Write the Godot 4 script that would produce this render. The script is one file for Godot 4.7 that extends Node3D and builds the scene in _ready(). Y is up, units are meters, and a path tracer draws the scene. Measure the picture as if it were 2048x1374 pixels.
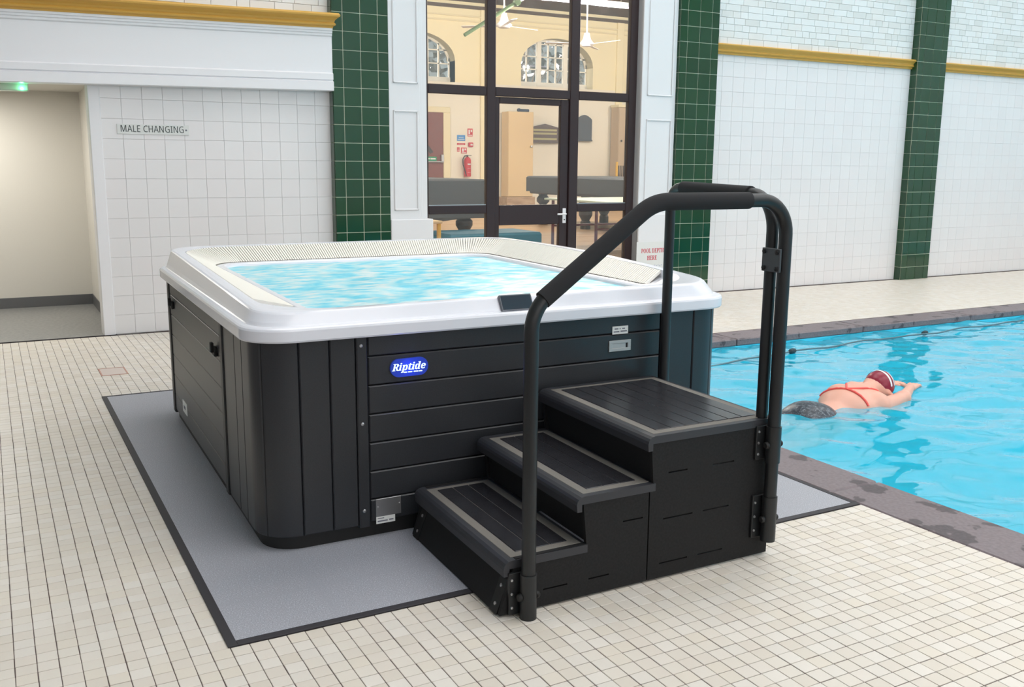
extends Node3D
# A pool hall with a square hot tub, its steps and rails, and a swimmer; metres, y up.

const CAM_AT := Vector3(-0.5153, 1.3801, 2.6258)

class MB:
	var v := PackedVector3Array()
	var n := PackedVector3Array()
	var uv := PackedVector2Array()
	var col := PackedColorArray()
	var use_col := false
	var cur := Color(1, 1, 1)
	func tri(a: Vector3, b: Vector3, c: Vector3, na: Vector3, nb: Vector3, nc: Vector3, ua := Vector2.ZERO, ub := Vector2.ZERO, uc := Vector2.ZERO) -> void:
		var g := (b - a).cross(c - a)
		if g.length_squared() < 1e-16:
			return
		if g.dot(na + nb + nc) > 0.0:
			var t := b; b = c; c = t
			var tn := nb; nb = nc; nc = tn
			var tu := ub; ub = uc; uc = tu
		v.append(a); v.append(b); v.append(c)
		n.append(na); n.append(nb); n.append(nc)
		uv.append(ua); uv.append(ub); uv.append(uc)
		if use_col:
			col.append(cur); col.append(cur); col.append(cur)
	func quad(a: Vector3, b: Vector3, c: Vector3, d: Vector3, nn: Vector3) -> void:
		tri(a, b, c, nn, nn, nn, Vector2(0, 0), Vector2(1, 0), Vector2(1, 1))
		tri(a, c, d, nn, nn, nn, Vector2(0, 0), Vector2(1, 1), Vector2(0, 1))
	func quads(a: Vector3, b: Vector3, c: Vector3, d: Vector3, na: Vector3, nb: Vector3, nc: Vector3, nd: Vector3, ua := Vector2.ZERO, ub := Vector2.ZERO, uc := Vector2.ZERO, ud := Vector2.ZERO) -> void:
		tri(a, b, c, na, nb, nc, ua, ub, uc)
		tri(a, c, d, na, nc, nd, ua, uc, ud)
	# box from corner to corner with chamfered edges
	func box(lo: Vector3, hi: Vector3, b := 0.0, xf := Transform3D.IDENTITY) -> void:
		var c := (lo + hi) * 0.5
		var h := (hi - lo) * 0.5
		h = Vector3(absf(h.x), absf(h.y), absf(h.z))
		b = minf(b, minf(h.x, minf(h.y, h.z)) * 0.9)
		for ax in 3:
			var p := (ax + 1) % 3
			var q := (ax + 2) % 3
			for s: float in [-1.0, 1.0]:
				var e := Vector3.ZERO; e[ax] = s * h[ax]
				var u := Vector3.ZERO; u[p] = h[p] - b
				var w := Vector3.ZERO; w[q] = h[q] - b
				var nn := Vector3.ZERO; nn[ax] = s
				quad(xf * (c + e - u - w), xf * (c + e + u - w), xf * (c + e + u + w), xf * (c + e - u + w), (xf.basis * nn).normalized())
			if b > 0.0:
				for s: float in [-1.0, 1.0]:
					for t: float in [-1.0, 1.0]:
						# edge along axis ax
						var a := Vector3.ZERO; a[ax] = h[ax] - b
						var m1 := Vector3.ZERO; m1[p] = s * h[p]; m1[q] = t * (h[q] - b)
						var m2 := Vector3.ZERO; m2[p] = s * (h[p] - b); m2[q] = t * h[q]
						var nn := Vector3.ZERO; nn[p] = s; nn[q] = t
						quad(xf * (c + m1 - a), xf * (c + m1 + a), xf * (c + m2 + a), xf * (c + m2 - a), (xf.basis * nn).normalized())
		if b > 0.0:
			for sx: float in [-1.0, 1.0]:
				for sy: float in [-1.0, 1.0]:
					for sz: float in [-1.0, 1.0]:
						var s := Vector3(sx, sy, sz)
						var nn := (xf.basis * s).normalized()
						tri(xf * (c + s * Vector3(h.x, h.y - b, h.z - b)), xf * (c + s * Vector3(h.x - b, h.y, h.z - b)), xf * (c + s * Vector3(h.x - b, h.y - b, h.z)), nn, nn, nn)
	# round tube along a path
	func tube(pts: Array, r, seg := 12, caps := true) -> void:
		var np := pts.size()
		var rings: Array = []
		var side := Vector3.ZERO
		for i in np:
			var t: Vector3
			if i == 0: t = pts[1] - pts[0]
			elif i == np - 1: t = pts[np - 1] - pts[np - 2]
			else: t = (pts[i + 1] - pts[i]).normalized() + (pts[i] - pts[i - 1]).normalized()
			t = t.normalized()
			if side == Vector3.ZERO:
				side = t.cross(Vector3(0.31, 0.17, 0.94)).normalized()
			side = (side - t * side.dot(t)).normalized()
			var up := t.cross(side)
			var rr: float = r[i] if r is Array else r
			var ring: Array = []
			for k in seg:
				var a := TAU * k / seg
				var d := side * cos(a) + up * sin(a)
				ring.append([pts[i] + d * rr, d])
			rings.append(ring)
		for i in np - 1:
			for k in seg:
				var k2 := (k + 1) % seg
				quads(rings[i][k][0], rings[i][k2][0], rings[i + 1][k2][0], rings[i + 1][k][0], rings[i][k][1], rings[i][k2][1], rings[i + 1][k2][1], rings[i + 1][k][1])
		if caps:
			for e in [0, np - 1]:
				var nn: Vector3 = (pts[0] - pts[1]).normalized() if e == 0 else (pts[np - 1] - pts[np - 2]).normalized()
				for k in seg:
					tri(pts[e], rings[e][k][0], rings[e][(k + 1) % seg][0], nn, nn, nn)
	# lathe round an axis: profile of (radius, along)
	func lathe(prof: Array, at: Vector3, axis := Vector3.UP, seg := 16) -> void:
		var side := axis.cross(Vector3(0.2, 0.1, 0.97)).normalized()
		var up := axis.cross(side)
		for i in prof.size() - 1:
			var p: Vector2 = prof[i]
			var q: Vector2 = prof[i + 1]
			var d := q - p
			var nr := Vector2(d.y, -d.x).normalized()
			for k in seg:
				var a := TAU * k / seg
				var b := TAU * (k + 1) / seg
				var da := side * cos(a) + up * sin(a)
				var db := side * cos(b) + up * sin(b)
				var na := (da * nr.x + axis * nr.y)
				var nb := (db * nr.x + axis * nr.y)
				quads(at + da * p.x + axis * p.y, at + db * p.x + axis * p.y, at + db * q.x + axis * q.y, at + da * q.x + axis * q.y, na, nb, nb, na)
	# polygon (2D) extruded: o + x*ex + y*ey, thickness along ez
	func prism(poly: PackedVector2Array, o: Vector3, ex: Vector3, ey: Vector3, ez: Vector3) -> void:
		var idx := Geometry2D.triangulate_polygon(poly)
		var nz := ez.normalized()
		for i in range(0, idx.size(), 3):
			var a := poly[idx[i]]; var b := poly[idx[i + 1]]; var c := poly[idx[i + 2]]
			tri(o + ex * a.x + ey * a.y, o + ex * b.x + ey * b.y, o + ex * c.x + ey * c.y, -nz, -nz, -nz)
			tri(o + ez + ex * a.x + ey * a.y, o + ez + ex * b.x + ey * b.y, o + ez + ex * c.x + ey * c.y, nz, nz, nz)
		var cw := Geometry2D.is_polygon_clockwise(poly)
		for i in poly.size():
			var a := poly[i]; var b := poly[(i + 1) % poly.size()]
			var d := b - a
			var m := Vector2(d.y, -d.x).normalized() * (-1.0 if cw else 1.0)
			var nn := (ex * m.x + ey * m.y).normalized()
			var pa := o + ex * a.x + ey * a.y
			var pb := o + ex * b.x + ey * b.y
			quad(pa, pb, pb + ez, pa + ez, nn)
	# profile (depth out, height) swept straight from a to b
	func sweep(prof: Array, a: Vector3, b: Vector3, out: Vector3, closed_ends := true) -> void:
		for i in prof.size() - 1:
			var p: Vector2 = prof[i]; var q: Vector2 = prof[i + 1]
			var d := q - p
			var nn := (out * -d.y + Vector3.UP * d.x).normalized()
			if nn.dot(out) < 0.0 and absf(d.y) > absf(d.x): nn = -nn
			var pa := a + out * p.x + Vector3.UP * p.y; var pb := b + out * p.x + Vector3.UP * p.y
			var qa := a + out * q.x + Vector3.UP * q.y; var qb := b + out * q.x + Vector3.UP * q.y
			quad(pa, pb, qb, qa, nn)
		if closed_ends:
			var poly := PackedVector2Array()
			for p: Vector2 in prof: poly.append(p)
			var idx := Geometry2D.triangulate_polygon(poly)
			var e := (b - a).normalized()
			for i in range(0, idx.size(), 3):
				var pp: Array = [poly[idx[i]], poly[idx[i + 1]], poly[idx[i + 2]]]
				for s in 2:
					var base := a if s == 0 else b
					var nn := -e if s == 0 else e
					tri(base + out * pp[0].x + Vector3.UP * pp[0].y, base + out * pp[1].x + Vector3.UP * pp[1].y, base + out * pp[2].x + Vector3.UP * pp[2].y, nn, nn, nn)
	func warp(f: Callable) -> void:
		for i in v.size():
			v[i] = f.call(v[i])
	func mesh() -> ArrayMesh:
		var a := []
		a.resize(Mesh.ARRAY_MAX)
		a[Mesh.ARRAY_VERTEX] = v
		a[Mesh.ARRAY_NORMAL] = n
		a[Mesh.ARRAY_TEX_UV] = uv
		if use_col: a[Mesh.ARRAY_COLOR] = col
		var m := ArrayMesh.new()
		m.add_surface_from_arrays(Mesh.PRIMITIVE_TRIANGLES, a)
		return m

var taken := {}
var M := {}
var rng := RandomNumberGenerator.new()

func numbered(called: String) -> String:
	var k: int = taken.get(called, 0)
	taken[called] = k + 1
	return called if k == 0 else "%s_%03d" % [called, k]

func tag(o: Node, label := "", category := "", group := "", kind := "") -> Node:
	if label: o.set_meta("label", label)
	if category: o.set_meta("category", category)
	if group: o.set_meta("group", group)
	if kind: o.set_meta("kind", kind)
	return o

func thing(called: String, label: String, category: String, at := Vector3.ZERO, turn := 0.0, group := "", kind := "") -> Node3D:
	var o := Node3D.new()
	o.name = numbered(called)
	add_child(o)
	o.position = at
	o.rotation.y = turn
	tag(o, label, category, group, kind)
	return o

func put(called: String, mesh, mat: Material, parent: Node = null, label := "") -> MeshInstance3D:
	var o := MeshInstance3D.new()
	o.mesh = mesh.mesh() if mesh is MB else mesh
	o.material_override = mat
	if parent == null:
		o.name = numbered(called)
		add_child(o)
	else:
		o.name = called
		parent.add_child(o, true)
	if label: o.set_meta("label", label)
	return o

func solid(called: String, lo: Vector3, hi: Vector3, mat: Material, parent: Node = null, bevel := 0.0) -> MeshInstance3D:
	var m := MB.new()
	m.box(lo, hi, bevel)
	return put(called, m, mat, parent)

func c8(r: float, g: float, b: float) -> Color:
	return Color(r / 255.0, g / 255.0, b / 255.0)

func mat(color: Color, rough := 0.6, metal := 0.0, spec := 0.5) -> StandardMaterial3D:
	var m := StandardMaterial3D.new()
	m.albedo_color = color
	m.roughness = rough
	m.metallic = metal
	m.metallic_specular = spec
	return m

func noise_image(size: int, freq: float, seed_: int, octaves := 4, kind := FastNoiseLite.TYPE_SIMPLEX_SMOOTH) -> Image:
	var f := FastNoiseLite.new()
	f.noise_type = kind
	f.seed = seed_
	f.frequency = freq
	f.fractal_octaves = octaves
	return f.get_seamless_image(size, size)

func ramp_texture(img: Image, stops: Array) -> ImageTexture:
	var out := Image.create(img.get_width(), img.get_height(), true, Image.FORMAT_RGB8)
	var lut: Array = []
	for k in 256:
		var t := k / 255.0
		var c: Color = stops[0][1]
		for i in stops.size() - 1:
			if t >= stops[i][0]:
				c = (stops[i][1] as Color).lerp(stops[i + 1][1], clampf((t - stops[i][0]) / (stops[i + 1][0] - stops[i][0]), 0, 1))
		lut.append(c)
	for y in img.get_height():
		for x in img.get_width():
			out.set_pixel(x, y, lut[int(img.get_pixel(x, y).r * 255.0)])
	out.generate_mipmaps()
	return ImageTexture.create_from_image(out)

func tri_tex(m: StandardMaterial3D, tex: Texture2D, scale: Vector3) -> StandardMaterial3D:
	m.albedo_texture = tex
	m.uv1_triplanar = true
	m.uv1_world_triplanar = true
	m.uv1_scale = scale
	return m

func text_mesh(s: String, size: float, depth: float, font_name := "Droid Sans", bold := false) -> TextMesh:
	var t := TextMesh.new()
	var f := SystemFont.new()
	f.font_names = PackedStringArray([font_name])
	if bold: f.font_weight = 700
	t.font = f
	t.text = s
	t.font_size = 64
	t.pixel_size = size / 64.0
	t.depth = depth
	t.curve_step = 1.0
	return t

func setup_view() -> void:
	var cam := Camera3D.new()
	cam.name = "camera"
	cam.transform = Transform3D(Basis(Vector3(0.8781222, 0.00816343, 0.47836676), Vector3(0.08096192, 0.98289902, -0.16539253), Vector3(-0.47153639, 0.18396434, 0.86244452)), CAM_AT)
	cam.fov = 39.565
	cam.near = 0.05
	cam.far = 200.0
	add_child(cam)
	cam.current = true
	var we := WorldEnvironment.new()
	we.name = "environment"
	var env := Environment.new()
	var sky := Sky.new()
	var sm := ProceduralSkyMaterial.new()
	sm.sky_top_color = Color(1.0, 0.985, 0.975)
	sm.sky_horizon_color = Color(1.0, 0.987, 0.98)
	sm.ground_bottom_color = Color(0.42, 0.42, 0.4)
	sm.ground_horizon_color = Color(0.6, 0.62, 0.62)
	sm.sky_energy_multiplier = 1.0
	sky.sky_material = sm
	env.background_mode = Environment.BG_SKY
	env.sky = sky
	env.background_energy_multiplier = 4.0
	env.tonemap_mode = Environment.TONE_MAPPER_LINEAR
	env.tonemap_exposure = 1.0
	env.sdfgi_enabled = true
	env.ssao_enabled = true
	env.ssil_enabled = true
	we.environment = env
	add_child(we)

func make_materials() -> void:
	M.white_paint = mat(c8(228, 228, 230), 0.45)
	M.white_gloss = mat(c8(232, 232, 235), 0.3)
	M.white_grout = mat(c8(221, 219, 218), 0.8)
	M.brick_grout = mat(c8(204, 205, 204), 0.85)
	M.green_grout = mat(c8(222, 226, 204), 0.8)
	M.plain_wall = mat(c8(226, 226, 226), 0.8)
	M.gold = mat(c8(214, 166, 78), 0.36)
	M.floor_grout = mat(c8(94, 80, 78), 0.9)
	M.dark_border = mat(c8(44, 42, 47), 0.6)
	M.frame_wood = mat(c8(46, 31, 33), 0.42)
	M.black = mat(c8(14, 14, 15), 0.6)
	M.rail = mat(c8(27, 29, 31), 0.42)
	M.foam = mat(c8(30, 30, 33), 0.85)
	M.chrome = mat(c8(190, 190, 192), 0.3, 0.9)
	M.steel = mat(c8(170, 170, 172), 0.35, 0.9)
	M.paper = mat(c8(222, 224, 222), 0.6)
	M.print_dark = mat(c8(55, 66, 66), 0.7)
	M.print_grey = mat(c8(108, 110, 122), 0.7)
	M.print_red = mat(c8(196, 52, 74), 0.7)
	# speckled vinyl
	var sp := noise_image(512, 0.22, 5, 2)
	var vin := mat(Color(1, 1, 1), 0.5)
	M.vinyl = tri_tex(vin, ramp_texture(sp, [[0.0, c8(142, 144, 151)], [0.45, c8(158, 160, 168)], [0.68, c8(166, 168, 176)], [0.82, c8(194, 196, 204)], [1.0, c8(220, 222, 228)]]), Vector3(1.6, 1.6, 1.6))
	M.passage_floor = tri_tex(mat(Color(1, 1, 1), 0.35), ramp_texture(noise_image(256, 0.1, 8, 3), [[0.0, c8(120, 121, 120)], [1.0, c8(150, 150, 148)]]), Vector3(1, 1, 1))
	M.passage_skirting = mat(c8(92, 93, 94), 0.4)
	M.cream_wall = tri_tex(mat(Color(1, 1, 1), 0.55), ramp_texture(noise_image(256, 0.3, 9, 2), [[0.0, c8(206, 202, 192)], [1.0, c8(218, 215, 207)]]), Vector3(3, 3, 3))
	# slate coping with wet marks
	var big := noise_image(512, 0.012, 21, 4)
	var fine := noise_image(512, 0.12, 22, 3)
	var mixi := Image.create(512, 512, false, Image.FORMAT_L8)
	for y in 512:
		for x in 512:
			var b := big.get_pixel(x, y).r
			var f := fine.get_pixel(x, y).r
			var wet := smoothstep(0.66, 0.72, b + (f - 0.5) * 0.12)
			mixi.set_pixel(x, y, Color.from_hsv(0, 0, clampf(0.72 + (f - 0.5) * 0.3 - wet * 0.5, 0, 1)))
	M.coping = tri_tex(mat(Color(1, 1, 1), 0.5), ramp_texture(mixi, [[0.0, c8(62, 54, 58)], [0.3, c8(84, 74, 78)], [0.6, c8(112, 101, 105)], [1.0, c8(140, 129, 132)]]), Vector3(0.7, 0.7, 0.7))
	M.basin = mat(c8(76, 212, 238), 0.5)
	# water of the pool
	var pw := mat(c8(34, 196, 228), 0.02)
	pw.transparency = BaseMaterial3D.TRANSPARENCY_ALPHA
	pw.albedo_color = Color(34 / 255.0, 196 / 255.0, 228 / 255.0, 0.64)
	M.pool_water = pw
	# aerated water of the tub
	var fo := noise_image(1024, 0.009, 31, 5)
	M.tub_water = tri_tex(mat(Color(1, 1, 1), 0.42, 0.0, 0.2), ramp_texture(fo, [[0.0, c8(88, 196, 222)], [0.28, c8(120, 208, 228)], [0.45, c8(158, 218, 230)], [0.6, c8(188, 225, 231)], [0.75, c8(214, 229, 230)], [1.0, c8(230, 234, 232)]]), Vector3(0.62, 1.0, 1.15))
	# acrylic shell
	var ac := mat(c8(226, 228, 236), 0.24)
	ac.clearcoat_enabled = true
	ac.clearcoat = 0.2
	ac.clearcoat_roughness = 0.05
	M.acrylic = ac
	M.grating = mat(c8(234, 231, 222), 0.45)
	# dark cabinet boards, faint vertical grain
	M.board = tri_tex(mat(Color(1, 1, 1), 0.37), ramp_texture(noise_image(256, 0.16, 41, 3), [[0.0, c8(35, 37, 41)], [1.0, c8(45, 47, 51)]]), Vector3(4, 4, 4))
	M.board_strip = mat(c8(26, 28, 31), 0.45)
	M.step_side = tri_tex(mat(Color(1, 1, 1), 0.6, 0.0, 0.3), ramp_texture(noise_image(256, 0.12, 43, 4), [[0.0, c8(28, 28, 29)], [1.0, c8(38, 38, 39)]]), Vector3(3, 3, 3))
	M.step_edge = mat(c8(46, 47, 52), 0.5)
	M.step_border = tri_tex(mat(Color(1, 1, 1), 0.7), ramp_texture(noise_image(256, 0.2, 45, 3), [[0.0, c8(104, 100, 94)], [1.0, c8(132, 127, 120)]]), Vector3(6, 6, 6))
	M.tread = tri_tex(mat(Color(1, 1, 1), 0.24), ramp_texture(noise_image(256, 0.03, 46, 3), [[0.0, c8(34, 34, 38)], [1.0, c8(52, 52, 56)]]), Vector3(1.2, 1, 5))
	# floor tiles
	M.floor_tones = [c8(217, 210, 199), c8(219, 212, 202), c8(215, 207, 196), c8(218, 212, 203), c8(217, 209, 196), c8(213, 205, 193), c8(218, 211, 200), c8(222, 216, 207)]
	M.floor_tiles = []
	for c: Color in M.floor_tones: M.floor_tiles.append(mat(c, 0.42))
	var fm := mat(Color(1, 1, 1), 0.42)
	fm.vertex_color_use_as_albedo = true
	M.floor_many = fm
	# glazed wall tiles and bricks
	M.white_tiles = [mat(c8(229, 228, 229), 0.2), mat(c8(228, 227, 228), 0.2), mat(c8(230, 229, 230), 0.2), mat(c8(229, 227, 228), 0.22)]
	M.white_bricks = [mat(c8(226, 229, 229), 0.28), mat(c8(223, 226, 225), 0.28), mat(c8(228, 231, 231), 0.28), mat(c8(217, 219, 217), 0.3), mat(c8(225, 226, 224), 0.28), mat(c8(227, 230, 230), 0.28)]
	M.green_tiles = [mat(c8(20, 64, 36), 0.12), mat(c8(23, 67, 38), 0.12), mat(c8(19, 61, 34), 0.12), mat(c8(24, 66, 41), 0.12)]
	for m: StandardMaterial3D in M.green_tiles:
		m.clearcoat_enabled = true
		m.clearcoat = 0.25
		m.clearcoat_roughness = 0.05
	# the room behind the glass
	M.room_wall = mat(c8(230, 224, 209), 0.7)
	M.room_upper = mat(c8(238, 227, 190), 0.7)
	M.room_trim = mat(c8(228, 217, 182), 0.6)
	M.room_ceiling = mat(c8(84, 62, 40), 0.7)
	M.room_floor_a = tri_tex(mat(Color(1, 1, 1), 0.35), ramp_texture(noise_image(256, 0.03, 51, 4), [[0.0, c8(150, 118, 88)], [0.5, c8(176, 146, 114)], [1.0, c8(196, 168, 136)]]), Vector3(0.25, 1, 2.5))
	M.pine = mat(c8(220, 192, 146), 0.5)
	M.pine_pale = mat(c8(190, 168, 140), 0.5)
	M.brown_door = mat(c8(120, 62, 50), 0.5)
	M.cover = mat(c8(58, 60, 63), 0.55)
	M.dark_leg = mat(c8(56, 46, 42), 0.5)
	M.yellow = mat(c8(226, 178, 62), 0.5)
	M.teal = mat(c8(28, 92, 116), 0.6)
	M.maroon = mat(c8(108, 52, 60), 0.5)
	M.pale_green = mat(c8(196, 208, 190), 0.35)
	M.red = mat(c8(196, 42, 50), 0.35)
	M.sign_red = mat(c8(200, 48, 62), 0.6)
	M.sign_blue = mat(c8(72, 140, 205), 0.6)
	M.sign_green = mat(c8(40, 150, 104), 0.6)
	M.board_grey = mat(c8(72, 74, 80), 0.6)
	M.honour = mat(c8(96, 76, 68), 0.5)
	M.honour_strip = mat(c8(176, 168, 120), 0.6)
	M.green_steel = mat(c8(110, 138, 96), 0.5)
	M.bark = mat(c8(104, 96, 88), 0.9)
	M.leaf = mat(c8(104, 114, 116), 0.9)
	var gl := mat(Color(0.92, 0.97, 0.97, 0.03), 0.02)
	gl.transparency = BaseMaterial3D.TRANSPARENCY_ALPHA
	M.glass = gl

func _ready() -> void:
	rng.seed = 77
	setup_view()
	make_materials()
	build_hall()
	build_floor()
	build_rear_wall()
	build_pool()
	build_mat()
	build_tub()
	build_steps()
	build_room()
	build_swimmer()
	build_small()

# ---------- helpers for fields of tiles ----------
func pixel_of(p: Vector3) -> Vector2:
	var d := p - CAM_AT
	var x := d.dot(Vector3(0.8781222, 0.00816343, 0.47836676))
	var y := d.dot(Vector3(0.08096192, 0.98289902, -0.16539253))
	var z := -d.dot(Vector3(-0.47153639, 0.18396434, 0.86244452))
	if z < 0.05: return Vector2(-9999, -9999)
	return Vector2(1024 + 1910.04 * x / z, 687 - 1910.04 * y / z)

func in_frame(p: Vector3, margin := 0.0) -> bool:
	var q := pixel_of(p)
	return q.x > -margin and q.x < 2048 + margin and q.y > -margin and q.y < 1374 + margin

var tile_cache := {}
func tile_mesh(sx: float, sy: float, sz: float, b: float) -> ArrayMesh:
	var key := "%.3f %.3f %.3f" % [sx, sy, sz]
	if not tile_cache.has(key):
		var m := MB.new()
		m.box(Vector3(-sx, -sy, -sz) * 0.5, Vector3(sx, sy, sz) * 0.5, b)
		tile_cache[key] = m.mesh()
	return tile_cache[key]

# pieces: array of [centre, size]; up to `most` become parts of their own, the rest one joined part
func lay(parent: Node3D, called: String, pieces: Array, mats: Array, most := 300, bevel := 0.0015, jitter := 0.0) -> void:
	var keyed: Array = []
	for p in pieces:
		var seen := in_frame(p[0], 15.0)
		keyed.append([(0.0 if seen else 1000.0) + CAM_AT.distance_to(p[0]), p])
	keyed.sort_custom(func(a, b): return a[0] < b[0])
	var rest: Array = []
	for m in mats: rest.append(MB.new())
	for i in keyed.size():
		var p: Array = keyed[i][1]
		var k := rng.randi() % mats.size()
		var off := Vector3(0, 0, rng.randf_range(-jitter, jitter))
		if i < most:
			var o := MeshInstance3D.new()
			o.mesh = tile_mesh(p[1].x, p[1].y, p[1].z, bevel)
			o.material_override = mats[k]
			o.position = p[0] + off
			o.name = called
			parent.add_child(o, true)
		else:
			rest[k].box(p[0] + off - p[1] * 0.5, p[0] + off + p[1] * 0.5, 0.0)
	for k in mats.size():
		if rest[k].v.size() > 0:
			tag(put(called + "s_beyond", rest[k], mats[k], parent), "", "", "", "stuff")

# grid of rectangular pieces on a wall that faces +z; cut at the borders
func wall_grid(x0: float, x1: float, y0: float, y1: float, z: float, px: float, py: float, gap: float, thick: float, ox := 0.0, oy := 0.0042) -> Array:
	var out: Array = []
	var j := int(floor((y0 - oy) / py))
	while oy + j * py < y1 - 0.004:
		var a := maxf(y0, oy + j * py)
		var b := minf(y1, oy + (j + 1) * py)
		var i := int(floor((x0 - ox) / px))
		while ox + i * px < x1 - 0.004:
			var c := maxf(x0, ox + i * px)
			var d := minf(x1, ox + (i + 1) * px)
			if b - a > 0.012 and d - c > 0.012:
				out.append([Vector3((c + d) / 2, (a + b) / 2, z + thick / 2), Vector3(d - c - gap, b - a - gap, thick)])
			i += 1
		j += 1
	return out

func brick_courses(x0: float, x1: float, y0: float, y1: float, z: float) -> Array:
	var out: Array = []
	var y := y0
	var j := 0
	while y < y1:
		var x := x0 - rng.randf_range(0.0, 0.1)
		while x < x1 - 0.01:
			var w := 0.205 if rng.randf() < 0.5 else (0.105 if rng.randf() < 0.75 else 0.155)
			var a := maxf(x, x0)
			var b := minf(x + w, x1)
			if b - a > 0.02:
				out.append([Vector3((a + b) / 2, y + 0.034, z + 0.006), Vector3(b - a - 0.003, 0.0655, 0.012)])
			x += w
		y += 0.068
		j += 1
	return out

# ---------- the hall ----------
func build_hall() -> void:
	var w := thing("wall_left", "plain white side wall of the pool hall", "wall", Vector3.ZERO, 0, "", "structure")
	solid("body", Vector3(-5.3, -0.3, -8), Vector3(-5, 6.5, 9.3), M.plain_wall, w)
	w = thing("wall_right", "plain white end wall beyond the pool", "wall", Vector3.ZERO, 0, "", "structure")
	solid("body", Vector3(17, -0.3, -6), Vector3(17.3, 6.5, 9.3), M.plain_wall, w)
	w = thing("wall_front", "plain white wall behind the viewer", "wall", Vector3.ZERO, 0, "", "structure")
	var fm := MB.new()
	var ws := [[-3.4, -1.2], [0.4, 2.6], [4.0, 6.2]]
	fm.box(Vector3(-5.3, -0.3, 9), Vector3(17.3, 1.9, 9.3))
	fm.box(Vector3(-5.3, 5.2, 9), Vector3(17.3, 6.5, 9.3))
	var wx := -5.3
	for e in ws:
		fm.box(Vector3(wx, 1.9, 9), Vector3(e[0], 5.2, 9.3))
		wx = e[1]
	fm.box(Vector3(wx, 1.9, 9), Vector3(17.3, 5.2, 9.3))
	put("body", fm, M.plain_wall, w)
	for e in ws:
		var gb := MB.new()
		gb.box(Vector3(e[0], 3.5, 9.12), Vector3(e[1], 3.58, 9.2))
		gb.box(Vector3((e[0] + e[1]) / 2 - 0.04, 1.9, 9.12), Vector3((e[0] + e[1]) / 2 + 0.04, 5.2, 9.2))
		put("glazing_bars", gb, M.white_paint, w)
	# roof with glazed openings
	var xs := [[0.2, 3.4], [4.2, 7.4], [8.2, 11.4], [12.4, 15.6]]
	var zs := [[-4.6, -1.4], [0.2, 3.6], [5.0, 8.0]]
	var c := thing("ceiling", "white ceiling of the pool hall with roof lights", "ceiling", Vector3.ZERO, 0, "", "structure")
	var m := MB.new()
	var y0 := 6.2
	var y1 := 6.5
	var zlist := [-6.0]
	for z in zs: zlist += z
	zlist.append(9.3)
	for i in range(0, zlist.size(), 2):
		m.box(Vector3(-5.3, y0, zlist[i]), Vector3(17.3, y1, zlist[i + 1]))
	var xlist := [-5.3]
	for x in xs: xlist += x
	xlist.append(17.3)
	for z in zs:
		for i in range(0, xlist.size(), 2):
			m.box(Vector3(xlist[i], y0, z[0]), Vector3(xlist[i + 1], y1, z[1]))
	put("slab", m, M.plain_wall, c)
	for z in zs:
		for x in xs:
			var g := MB.new()
			for k in range(1, 3):
				var zz: float = lerpf(z[0], z[1], k / 3.0)
				g.box(Vector3(x[0], 6.36, zz - 0.025), Vector3(x[1], 6.42, zz + 0.025))
			var xx: float = (x[0] + x[1]) / 2
			g.box(Vector3(xx - 0.025, 6.36, z[0]), Vector3(xx + 0.025, 6.42, z[1]))
			put("glazing_bars", g, M.white_paint, c)

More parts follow.
